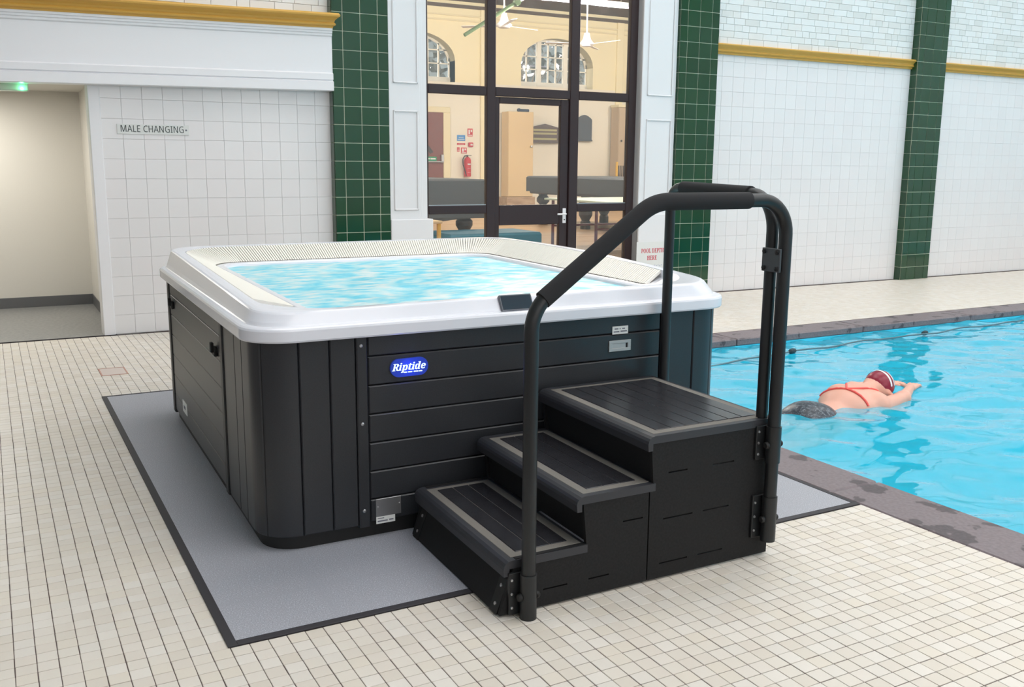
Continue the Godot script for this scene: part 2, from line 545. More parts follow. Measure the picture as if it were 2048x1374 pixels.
func build_floor() -> void:
	var f := thing("floor", "cream mosaic tiled pool deck with dark grout lines", "floor", Vector3.ZERO, 0, "", "structure")
	var b := MB.new()
	b.box(Vector3(-5.3, -0.3, -5.75), Vector3(2.6, -0.0022, 9.3))
	b.box(Vector3(2.6, -0.3, -5.75), Vector3(17.3, -0.0022, -3.47))
	b.box(Vector3(2.6, -0.3, 7.0), Vector3(17.3, -0.0022, 9.3))
	put("grout_bed", b, M.floor_grout, f)
	var t := 0.055
	var near: Array = []
	var far: Array = []
	for i in range(-46, 240):
		for j in range(-102, 42):
			var c := Vector3((i + 0.5) * t, -0.004, (j + 0.5) * t)
			if c.x > 2.58 and c.z > -3.49: continue
			if c.x > 2.56 and c.z > -3.5: continue
			if c.z < -5.58: continue
			if c.x > 0.0 and c.x < 2.58 and c.z > -3.39 and c.z < 0.0: continue
			if c.x > 0.055 and c.x < 0.22 and c.z > -4.25 and c.z < -4.0: continue
			if c.x < 2.58 and c.z < 1.9:
				if not in_frame(c, 420.0): continue
			elif not in_frame(c, 500.0): continue
			var d := CAM_AT.distance_to(c)
			if in_frame(c, -4.0) and d < 3.6:
				near.append([d, c])
			else:
				far.append(c)
	near.sort_custom(func(a, b2): return a[0] < b2[0])
	var tm := tile_mesh(0.0527, 0.008, 0.0524, 0.0010)
	for k in near.size():
		var c: Vector3 = near[k][1]
		if k < 300:
			var o := MeshInstance3D.new()
			o.mesh = tm
			o.material_override = M.floor_tiles[rng.randi() % 8]
			o.position = c + Vector3(rng.randf_range(-0.0005, 0.0005), rng.randf_range(-0.0006, 0.0003), rng.randf_range(-0.0005, 0.0005))
			o.rotation.y = rng.randf_range(-0.008, 0.008)
			o.name = "floor_tile"
			f.add_child(o, true)
		else:
			far.append(c)
	var mm := MultiMesh.new()
	mm.transform_format = MultiMesh.TRANSFORM_3D
	mm.use_colors = true
	mm.mesh = tm
	mm.instance_count = far.size()
	for k in far.size():
		var bs := Basis(Vector3.UP, rng.randf_range(-0.008, 0.008))
		mm.set_instance_transform(k, Transform3D(bs, far[k] + Vector3(rng.randf_range(-0.0005, 0.0005), rng.randf_range(-0.0006, 0.0003), rng.randf_range(-0.0005, 0.0005))))
		var tone: Color = M.floor_tones[rng.randi() % 8]
		mm.set_instance_color(k, tone.srgb_to_linear())
	var mi := MultiMeshInstance3D.new()
	mi.multimesh = mm
	mi.material_override = M.floor_many
	mi.name = "floor_tiles_beyond"
	f.add_child(mi)
	tag(mi, "", "", "", "stuff")

func column(x0: float, label: String) -> void:
	var zf := -5.49
	var zw := -5.60
	var o := thing("tiled_column", label, "column", Vector3(x0, 0, zf), 0, "", "structure")
	var h := 6.2
	solid("core", Vector3(0.006, 0, zw - zf), Vector3(0.504, h, -0.006), M.green_grout, o)
	var pieces: Array = []
	var widths := [0.097, 0.158, 0.158, 0.097]
	var j := 0
	while 0.0042 + j * 0.155 < 4.3:
		var a := 0.0042 + j * 0.155 if j > 0 else 0.0
		var bb := 0.0042 + (j + 1) * 0.155
		var x := 0.0
		for w: float in widths:
			pieces.append([Vector3(x + w / 2, (a + bb) / 2, -0.004), Vector3(w - 0.0062, bb - a - 0.0062, 0.008)])
			x += w
		pieces.append([Vector3(0.004, (a + bb) / 2, -0.058), Vector3(0.008, bb - a - 0.005, 0.09)])
		pieces.append([Vector3(0.506, (a + bb) / 2, -0.058), Vector3(0.008, bb - a - 0.005, 0.09)])
		j += 1
	for p in pieces:
		var t := MeshInstance3D.new()
		t.mesh = tile_mesh(p[1].x, p[1].y, p[1].z, 0.0015)
		t.material_override = M.green_tiles[rng.randi() % 4]
		t.position = p[0]
		t.rotation = Vector3(rng.randf_range(-0.006, 0.006), rng.randf_range(-0.006, 0.006), 0)
		t.name = "green_tile"
		o.add_child(t, true)

const GOLD_PROFILE := [Vector2(0, 2.555), Vector2(0.03, 2.555), Vector2(0.032, 2.575), Vector2(0.05, 2.58), Vector2(0.056, 2.59), Vector2(0.045, 2.60), Vector2(0.05, 2.615), Vector2(0.066, 2.63), Vector2(0.082, 2.643), Vector2(0.084, 2.652), Vector2(0.07, 2.662), Vector2(0, 2.668)]

func build_rear_wall() -> void:
	var zb := -5.6
	var zi := -5.78
	var big := c8(0, 0, 0)
	# left stretch with the opening to the changing room
	var w := thing("wall_rear_left", "white glazed tile wall beside the changing room opening", "wall", Vector3.ZERO, 0, "", "structure")
	var m := MB.new()
	m.box(Vector3(-5.3, 0, zi), Vector3(-1.6, 6.2, zb))
	m.box(Vector3(-1.6, 1.99, zi), Vector3(0.235, 6.2, zb))
	m.box(Vector3(0.235, 0, zi), Vector3(3.05, 6.2, zb))
	put("body", m, M.white_grout, w)
	lay(w, "wall_tile", wall_grid(0.32, 2.163, 0.0, 1.985, zb, 0.1555, 0.155, 0.0013, 0.008, 0.318), M.white_tiles)
	lay(w, "glazed_brick", brick_courses(0.0, 2.163, 2.62, 3.3, zb), M.white_bricks)
	# middle stretch
	w = thing("wall_rear", "white glazed tile wall between two green columns behind the tub", "wall", Vector3.ZERO, 0, "", "structure")
	m = MB.new()
	m.box(Vector3(5.41, 0, zi), Vector3(9.7, 6.2, zb))
	m.box(Vector3(3.05, 3.5, zi), Vector3(5.41, 6.2, zb))
	put("body", m, M.white_grout, w)
	lay(w, "wall_tile", wall_grid(6.36, 9.45, 0.0, 2.56, zb, 0.1555, 0.155, 0.0013, 0.008, 6.36), M.white_tiles)
	lay(w, "glazed_brick", brick_courses(6.36, 9.45, 2.665, 3.55, zb), M.white_bricks)
	w = thing("wall_rear_right", "white glazed tile wall past the last green column by the pool", "wall", Vector3.ZERO, 0, "", "structure")
	solid("body", Vector3(9.7, 0, zi), Vector3(17.3, 6.2, zb), M.white_grout, w)
	lay(w, "wall_tile", wall_grid(9.95, 13.6, 0.0, 2.56, zb, 0.1555, 0.155, 0.0013, 0.008, 9.95), M.white_tiles)
	lay(w, "glazed_brick", brick_courses(9.95, 13.6, 2.665, 3.55, zb), M.white_bricks)
	column(2.161, "dark green tiled column beside the white fascia and glazed doors")
	column(5.853, "dark green tiled column behind the black handrail")
	column(9.450, "dark green tiled column standing by the far pool edge")
	# gold mouldings
	for r in [[6.36, 9.455, "gold painted moulding between two green columns"], [9.95, 17.0, "gold painted moulding past the last green column"]]:
		var g := MB.new()
		g.sweep(GOLD_PROFILE, Vector3(r[0], 0, zb), Vector3(r[1], 0, zb), Vector3(0, 0, 1))
		tag(put("trim", g, M.gold), r[2], "moulding", "", "structure")
	# fascia over the changing room
	var fp := [Vector2(0, 1.985), Vector2(0.14, 1.985), Vector2(0.145, 1.99), Vector2(0.145, 2.06), Vector2(0.128, 2.066), Vector2(0.126, 2.074), Vector2(0.136, 2.078), Vector2(0.136, 2.126), Vector2(0.118, 2.136), Vector2(0.118, 2.428), Vector2(0.128, 2.436), Vector2(0.128, 2.452), Vector2(0.137, 2.457), Vector2(0.137, 2.472), Vector2(0.146, 2.477), Vector2(0.146, 2.495), Vector2(0, 2.495)]
	var tilt := func(p: Vector3) -> Vector3: return Vector3(p.x, p.y - maxf(0.0, 2.16 - p.x) * 0.016, p.z)
	m = MB.new()
	m.sweep(fp, Vector3(-5.0, 0, zb), Vector3(2.159, 0, zb), Vector3(0, 0, 1))
	m.warp(tilt)
	tag(put("trim", m, M.white_gloss), "deep white moulded fascia over the changing room opening", "fascia", "", "structure")
	var gp := [Vector2(0, 2.495), Vector2(0.15, 2.495), Vector2(0.152, 2.507), Vector2(0.172, 2.516), Vector2(0.176, 2.526), Vector2(0.162, 2.54), Vector2(0.168, 2.556), Vector2(0.188, 2.572), Vector2(0.21, 2.584), Vector2(0.213, 2.596), Vector2(0.2, 2.612), Vector2(0, 2.63)]
	m = MB.new()
	m.sweep(gp, Vector3(-5.0, 0, zb), Vector3(2.159, 0, zb), Vector3(0, 0, 1))
	m.warp(func(p: Vector3) -> Vector3:
		var q: Vector3 = tilt.call(p)
		if p.x > 2.0: q.x = 2.159 + maxf(0.0, p.z + 5.6 - 0.148) * 0.75
		return q)
	tag(put("trim", m, M.gold), "gold painted cornice on top of the white fascia", "cornice", "", "structure")
	# lining of the opening
	m = MB.new()
	m.box(Vector3(0.236, 0, zb - 0.18), Vector3(0.318, 1.985, zb + 0.018), 0.003)
	m.box(Vector3(0.29, 0, zb - 0.1), Vector3(0.322, 1.985, zb + 0.012), 0.003)
	tag(put("trim", m, M.white_gloss), "white painted door lining beside the tiled wall", "door lining", "", "structure")
	# passage to the changing room
	w = thing("wall_passage", "cream textured wall inside the changing room passage", "wall", Vector3.ZERO, 0, "", "structure")
	solid("back_wall", Vector3(-2.0, 0.0, -7.7), Vector3(0.6, 2.3, -7.53), M.cream_wall, w)
	solid("side_wall", Vector3(0.335, 0.0, -7.53), Vector3(0.5, 2.3, zi), M.cream_wall, w)
	solid("far_side_wall", Vector3(-2.0, 0.0, -7.53), Vector3(-1.8, 2.3, zi), M.cream_wall, w)
	solid("passage_ceiling", Vector3(-2.0, 2.02, -7.7), Vector3(0.6, 2.3, zi), M.cream_wall, w)
	w = thing("floor_passage", "grey vinyl floor inside the changing room passage", "floor", Vector3.ZERO, 0, "", "structure")
	solid("sheet", Vector3(-2.0, -0.3, -7.7), Vector3(0.5, 0.001, zb + 0.012), M.passage_floor, w)
	solid("edge_strip", Vector3(-1.6, 0.0, zb + 0.008), Vector3(0.33, 0.004, zb + 0.022), M.dark_border, w)
	m = MB.new()
	m.box(Vector3(-1.8, 0.0, -7.53), Vector3(0.335, 0.1, -7.522), 0.002)
	m.box(Vector3(0.328, 0.0, -7.53), Vector3(0.335, 0.1, zi), 0.002)
	tag(put("baseboard_passage", m, M.passage_skirting), "grey coved skirting in the changing room passage", "skirting", "", "structure")
	# white pilasters
	for s in [[2.672, 3.045, 2.712, 2.95, 3.085, "white panelled pilaster between green column and glazed doors"], [5.405, 5.85, 5.47, 5.79, 5.85, "white panelled pilaster with a red pool depth notice"]]:
		var pi := thing("trim", s[5], "pilaster", Vector3.ZERO, 0, "", "structure")
		m = MB.new()
		m.box(Vector3(s[0], 0, zi), Vector3(s[1], 6.2, -5.525), 0.004)
		m.box(Vector3(s[0], 0, zb), Vector3(s[1] - 0.05, 6.2, -5.515), 0.004)
		m.box(Vector3(s[0], 0, zb), Vector3(s[1] - 0.075, 6.2, -5.505), 0.004)
		put("shaft", m, M.white_paint, pi)
		solid("plinth", Vector3(s[0], 0, -5.62), Vector3(s[4] if s[0] < 3.0 else s[1], 0.885, -5.485), M.white_paint, pi, 0.006)
		for pan in [[0.966, 1.848], [2.082, 3.15]]:
			m = MB.new()
			var q := 0.014
			m.box(Vector3(s[2], pan[0], -5.506), Vector3(s[3], pan[0] + q, -5.494), 0.004)
			m.box(Vector3(s[2], pan[1] - q, -5.506), Vector3(s[3], pan[1], -5.494), 0.004)
			m.box(Vector3(s[2], pan[0], -5.506), Vector3(s[2] + q, pan[1], -5.494), 0.004)
			m.box(Vector3(s[3] - q, pan[0], -5.506), Vector3(s[3], pan[1], -5.494), 0.004)
			put("panel_moulding", m, M.white_paint, pi)
	build_partition()

func build_partition() -> void:
	var z0 := -5.655
	var z1 := -5.595
	var p := thing("window_1", "dark brown timber glazed screen between the pool hall and the next room", "window", Vector3.ZERO, 0, "", "structure")
	for x in [[3.03, 3.09], [3.69, 3.785], [4.612, 4.715], [5.312, 5.406]]:
		solid("mullion", Vector3(x[0], 0.0, z0), Vector3(x[1], 3.5, z1), M.frame_wood, p, 0.006)
	for x in [[3.09, 3.69], [3.785, 4.612], [4.715, 5.312]]:
		solid("transom", Vector3(x[0], 2.017, z0), Vector3(x[1], 2.1, z1 - 0.004), M.frame_wood, p, 0.005)
		solid("pane", Vector3(x[0], 2.1, -5.628), Vector3(x[1], 3.5, -5.622), M.glass, p)
	for x in [[3.09, 3.69], [4.715, 5.312]]:
		solid("rail", Vector3(x[0], 0.92, z0), Vector3(x[1], 0.998, z1 - 0.004), M.frame_wood, p, 0.005)
		solid("glazing_bead", Vector3(x[0], 0.998, -5.618), Vector3(x[1], 1.006, z1 - 0.012), M.chrome, p)
		solid("rail", Vector3(x[0], 0.0, z0), Vector3(x[1], 0.15, z1 - 0.004), M.frame_wood, p, 0.005)
		solid("pane", Vector3(x[0], 1.006, -5.628), Vector3(x[1], 2.017, -5.622), M.glass, p)
		solid("pane", Vector3(x[0], 0.15, -5.628), Vector3(x[1], 0.92, -5.622), M.glass, p)
	var d := thing("door_1", "dark brown glazed door with a white lever handle", "door", Vector3.ZERO, 0, "", "structure")
	var za := -5.66
	var zc := -5.615
	solid("stile", Vector3(3.787, 0.02, za), Vector3(3.836, 2.012, zc), M.frame_wood, d, 0.004)
	solid("stile", Vector3(4.515, 0.02, za), Vector3(4.61, 2.012, zc), M.frame_wood, d, 0.004)
	solid("top_rail", Vector3(3.836, 1.952, za), Vector3(4.515, 2.012, zc), M.frame_wood, d, 0.004)
	solid("lock_rail", Vector3(3.836, 0.80, za), Vector3(4.515, 0.994, zc), M.frame_wood, d, 0.004)
	solid("bottom_rail", Vector3(3.836, 0.02, za), Vector3(4.515, 0.25, zc), M.frame_wood, d, 0.004)
	solid("pane", Vector3(3.836, 0.994, -5.64), Vector3(4.515, 1.952, -5.634), M.glass, d)
	solid("pane", Vector3(3.836, 0.25, -5.64), Vector3(4.515, 0.80, -5.634), M.glass, d)
	var h := solid("handle_plate", Vector3(4.553, 0.808, zc), Vector3(4.592, 0.955, zc + 0.008), M.white_gloss, d, 0.003)
	var m := MB.new()
	m.tube([Vector3(4.573, 0.9, zc + 0.008), Vector3(4.573, 0.9, zc + 0.04), Vector3(4.56, 0.9, zc + 0.048), Vector3(4.47, 0.9, zc + 0.048)], 0.009, 10)
	put("lever", m, M.white_gloss, h)
	m = MB.new()
	m.lathe([Vector2(0.007, 0), Vector2(0.007, 0.003), Vector2(0, 0.003)], Vector3(4.573, 0.842, zc + 0.008), Vector3(0, 0, 1), 10)
	put("keyhole", m, M.black, h)

# ---------- pool ----------
func build_pool() -> void:
	var b := thing("pool_basin", "pale blue lined basin of the swimming pool", "pool", Vector3.ZERO, 0, "", "structure")
	var x0 := 2.86
	var x1 := 15.0
	var z0 := -3.21
	var z1 := 7.0
	solid("bottom", Vector3(x0 - 0.2, -1.3, z0 - 0.2), Vector3(x1 + 0.2, -1.1, z1 + 0.2), M.basin, b)
	solid("side", Vector3(x0 - 0.2, -1.1, z0 - 0.2), Vector3(x0 + 0.012, -0.055, z1), M.basin, b)
	solid("side", Vector3(x0, -1.1, z0 - 0.2), Vector3(x1, -0.055, z0 + 0.012), M.basin, b)
	solid("side", Vector3(x1, -1.1, z0 - 0.2), Vector3(x1 + 0.2, -0.055, z1 + 0.2), M.basin, b)
	solid("side", Vector3(x0, -1.1, z1), Vector3(x1, -0.055, z1 + 0.2), M.basin, b)
	var c := thing("pool_coping", "dark slate coping stones round the swimming pool with wet marks", "coping", Vector3.ZERO, 0, "", "structure")
	var zz := -3.19
	for k in 8:
		var e: float = [-1.55, -0.168, 1.22, 2.6, 4.0, 5.4, 6.8, 7.2][k]
		solid("coping_stone", Vector3(2.582, -0.055, zz + 0.003), Vector3(2.882, 0.004, e - 0.003), M.coping, c, 0.008)
		zz = e
	var xx := 2.582
	for k in 9:
		var e: float = [3.29, 4.748, 6.206, 7.663, 9.12, 10.58, 12.03, 13.5, 15.0][k]
		solid("coping_stone", Vector3(xx + 0.003, -0.055, -3.49), Vector3(e - 0.003, 0.004, -3.192), M.coping, c, 0.008)
		xx = e
	# water surface
	var step := 0.04
	var f1 := FastNoiseLite.new()
	f1.seed = 3; f1.frequency = 0.9; f1.fractal_octaves = 3
	var f2 := FastNoiseLite.new()
	f2.seed = 9; f2.frequency = 3.0; f2.fractal_octaves = 2
	var nx := int((13.0 - x0) / step)
	var nz := int((4.0 - z0) / step)
	var hh := func(x: float, z: float) -> float:
		return -0.062 + 0.026 * f1.get_noise_2d(x * 0.75 + z * 0.25, z * 1.35 - x * 0.3) + 0.010 * f2.get_noise_2d(x, z * 1.3)
	var ys := PackedFloat32Array()
	for i in nx + 1:
		for j in nz + 1:
			ys.append(hh.call(x0 + i * step, z0 + j * step))
	var m := MB.new()
	var N := func(i: int, j: int) -> Vector3:
		var a := ys[maxi(i - 1, 0) * (nz + 1) + j]
		var b2 := ys[mini(i + 1, nx) * (nz + 1) + j]
		var c2 := ys[i * (nz + 1) + maxi(j - 1, 0)]
		var d := ys[i * (nz + 1) + mini(j + 1, nz)]
		return Vector3(a - b2, 2 * step, c2 - d).normalized()
	var ns: Array = []
	for i in nx + 1:
		for j in nz + 1:
			ns.append(N.call(i, j))
	for i in nx:
		for j in nz:
			var ctr := Vector3(x0 + i * step, -0.06, z0 + j * step)
			if not in_frame(ctr, 500.0): continue
			var k := [i * (nz + 1) + j, (i + 1) * (nz + 1) + j, (i + 1) * (nz + 1) + j + 1, i * (nz + 1) + j + 1]
			m.quads(Vector3(x0 + i * step, ys[k[0]], z0 + j * step), Vector3(x0 + (i + 1) * step, ys[k[1]], z0 + j * step), Vector3(x0 + (i + 1) * step, ys[k[2]], z0 + (j + 1) * step), Vector3(x0 + i * step, ys[k[3]], z0 + (j + 1) * step), ns[k[0]], ns[k[1]], ns[k[2]], ns[k[3]])
	m.box(Vector3(13.0, -0.07, z0), Vector3(15.0, -0.06, 7.0))
	tag(put("pool_water", m, M.pool_water), "rippled turquoise water of the swimming pool", "water", "", "stuff")
	# rope near the far side
	var r := thing("pool_rope", "thin grey rope floating along the far side of the pool", "rope", Vector3(4.2, -0.055, -2.75))
	var pts: Array = []
	var way := [Vector2(3.9, -2.66), Vector2(4.34, -2.696), Vector2(4.79, -2.75), Vector2(5.29, -2.82), Vector2(5.65, -2.838), Vector2(6.76, -2.881), Vector2(7.4, -2.912), Vector2(8.18, -2.985), Vector2(9.4, -3.0)]
	for i in way.size() - 1:
		for k in 6:
			var q: Vector2 = way[i].lerp(way[i + 1], k / 6.0)
			pts.append(Vector3(q.x, -0.045 + 0.006 * sin(q.x * 9.0), q.y + 0.02 * sin(q.x * 5.0)) - r.position)
	m = MB.new()
	m.tube(pts, 0.007, 7)
	put("line", m, mat(c8(92, 120, 128), 0.7), r)
	for kx in [4.95, 6.62]:
		m = MB.new()
		m.lathe([Vector2(0, -0.045), Vector2(0.018, -0.03), Vector2(0.022, 0), Vector2(0.018, 0.03), Vector2(0, 0.045)], Vector3(kx, -0.04, -2.78 - (kx - 4.95) * 0.06) - r.position, Vector3(0.97, 0, -0.24), 10)
		put("knot", m, mat(c8(42, 62, 70), 0.7), r)

func build_mat() -> void:
	var o := thing("vinyl_pad", "speckled grey vinyl floor pad with black edging under the hot tub", "floor pad", Vector3(1.29, 0, -1.7))
	var q := o.position
	solid("sheet", Vector3(0.02, 0.0, -3.37) - q, Vector3(2.56, 0.004, -0.026) - q, M.vinyl, o)
	solid("edging", Vector3(-0.006, 0.0, -3.39) - q, Vector3(0.0225, 0.0055, 0.0) - q, M.dark_border, o, 0.001)
	solid("edging", Vector3(0.0225, 0.0, -0.028) - q, Vector3(2.578, 0.0055, 0.0) - q, M.dark_border, o, 0.001)
	solid("edging", Vector3(2.556, 0.0, -3.39) - q, Vector3(2.578, 0.0055, -0.028) - q, M.dark_border, o, 0.001)
	solid("edging", Vector3(0.0225, 0.0, -3.39) - q, Vector3(2.556, 0.0055, -3.372) - q, M.dark_border, o, 0.001)

# ---------- hot tub ----------
const TX0 := 0.215
const TX1 := 2.35
const TZ0 := -0.555
const TZ1 := -2.90

func shear(p: Vector3) -> Vector3:
	return Vector3(p.x + 0.025 * (TZ0 - p.z), p.y, p.z)

func rim_y(x: float, z: float) -> float:
	var t := clampf((TZ0 - 0.05 - z) / 2.25, 0, 1)
	var u := clampf((x - TX0) / (TX1 - TX0), 0, 1)
	return 0.868 + 0.058 * t + u * (0.014 * (1.0 - t) + 0.026 * sin(PI * t))

# a rounded square, inset d, corner radius r: side points then corner points, starting front left going right
const SIDE_N := 48
const ARC_N := 8
func tub_loop(d: float, r: float) -> Array:
	var x0 := TX0 + d
	var x1 := TX1 - d
	var zf := TZ0 - (d if d <= 0.108 else 0.108 + (d - 0.108) * 0.2)
	var zr := TZ1 + d
	var out: Array = []
	var sides := [[Vector2(x0 + r, zf), Vector2(x1 - r, zf), Vector2(x1 - r, zf - r), -PI / 2], [Vector2(x1, zf - r), Vector2(x1, zr + r), Vector2(x1 - r, zr + r), 0.0], [Vector2(x1 - r, zr), Vector2(x0 + r, zr), Vector2(x0 + r, zr + r), PI / 2], [Vector2(x0, zr + r), Vector2(x0, zf - r), Vector2(x0 + r, zf - r), PI]]
	for s in sides:
		for k in SIDE_N:
			out.append((s[0] as Vector2).lerp(s[1], k / float(SIDE_N)))
		for k in ARC_N:
			var a: float = s[3] + PI / 2 * k / ARC_N
			# angle -PI/2 looks to +z (front), 0 to +x, PI/2 to -z
			out.append((s[2] as Vector2) + Vector2(cos(a), -sin(a)) * r)
	return out

func loft(m: MB, loops: Array) -> void:
	# loops: arrays of Vector3 with equal counts; smooth along, flat across
	for i in loops.size() - 1:
		var a: Array = loops[i]
		var b: Array = loops[i + 1]
		var cnt := a.size()
		var nn: Array = []
		for k in cnt:
			var t: Vector3 = (a[(k + 1) % cnt] + b[(k + 1) % cnt]) - (a[(k - 1 + cnt) % cnt] + b[(k - 1 + cnt) % cnt])
			var p: Vector3 = b[k] - a[k]
			nn.append(t.cross(p).normalized())
		for k in cnt:
			var k2 := (k + 1) % cnt
			m.quads(a[k], a[k2], b[k2], b[k], nn[k], nn[k2], nn[k2], nn[k])

func perimeter(d: float, r: float) -> Array:
	var l := tub_loop(d, r)
	return l

func strip_board(m: MB, pts: Array, y0: float, y1: float, th: float, c := 0.0045) -> void:
	# board that follows pts (Vector2 x,z, outward face on the right of travel), chamfered top, bottom and ends
	var cnt := pts.size()
	var ns: Array = []
	for k in cnt:
		var t: Vector2
		if k == 0: t = pts[1] - pts[0]
		elif k == cnt - 1: t = pts[cnt - 1] - pts[cnt - 2]
		else: t = (pts[k + 1] - pts[k]).normalized() + (pts[k] - pts[k - 1]).normalized()
		t = t.normalized()
		ns.append(Vector3(-t.y, 0, t.x))
	var P := func(k: int, out: float, y: float, along := 0.0) -> Vector3:
		var q: Vector2 = pts[k]
		var nn: Vector3 = ns[k]
		return Vector3(q.x, y, q.y) + nn * out + Vector3(nn.z, 0, -nn.x) * along
	for k in cnt - 1:
		var al0 := c if k == 0 else 0.0
		var al1 := -c if k == cnt - 2 else 0.0
		m.quads(P.call(k, 0, y0 + c, al0), P.call(k + 1, 0, y0 + c, al1), P.call(k + 1, 0, y1 - c, al1), P.call(k, 0, y1 - c, al0), ns[k], ns[k + 1], ns[k + 1], ns[k])
		m.quads(P.call(k, 0, y1 - c, al0), P.call(k + 1, 0, y1 - c, al1), P.call(k + 1, -c, y1), P.call(k, -c, y1), (ns[k] + Vector3.UP).normalized(), (ns[k + 1] + Vector3.UP).normalized(), (ns[k + 1] + Vector3.UP).normalized(), (ns[k] + Vector3.UP).normalized())
		m.quads(P.call(k, 0, y0 + c, al0), P.call(k + 1, 0, y0 + c, al1), P.call(k + 1, -c, y0), P.call(k, -c, y0), (ns[k] - Vector3.UP).normalized(), (ns[k + 1] - Vector3.UP).normalized(), (ns[k + 1] - Vector3.UP).normalized(), (ns[k] - Vector3.UP).normalized())
		m.quad(P.call(k, -c, y1), P.call(k + 1, -c, y1), P.call(k + 1, -th, y1), P.call(k, -th, y1), Vector3.UP)
		m.quad(P.call(k, -c, y0), P.call(k + 1, -c, y0), P.call(k + 1, -th, y0), P.call(k, -th, y0), Vector3.DOWN)
	for e in [0, cnt - 1]:
		var s := -1.0 if e == 0 else 1.0
		var side: Vector3 = Vector3(ns[e].z, 0, -ns[e].x) * s
		var al := -s * c
		m.quad(P.call(e, 0, y0 + c, al), P.call(e, 0, y1 - c, al), P.call(e, -c, y1), P.call(e, -c, y0), (side + ns[e]).normalized())
		m.quad(P.call(e, -c, y0), P.call(e, -c, y1), P.call(e, -th, y1), P.call(e, -th, y0), side)

func sub_line(full: Array, s0: float, s1: float) -> Array:
	# part of a polyline between two arc lengths
	var out: Array = []
	var s := 0.0
	for k in full.size() - 1:
		var a: Vector2 = full[k]
		var b: Vector2 = full[k + 1]
		var l := a.distance_to(b)
		if s + l > s0 and s < s1 and l > 1e-6:
			var p := a.lerp(b, clampf((s0 - s) / l, 0, 1))
			var q := a.lerp(b, clampf((s1 - s) / l, 0, 1))
			if out.is_empty(): out.append(p)
			if q.distance_to(out[out.size() - 1]) > 1e-5: out.append(q)
		s += l
	return out

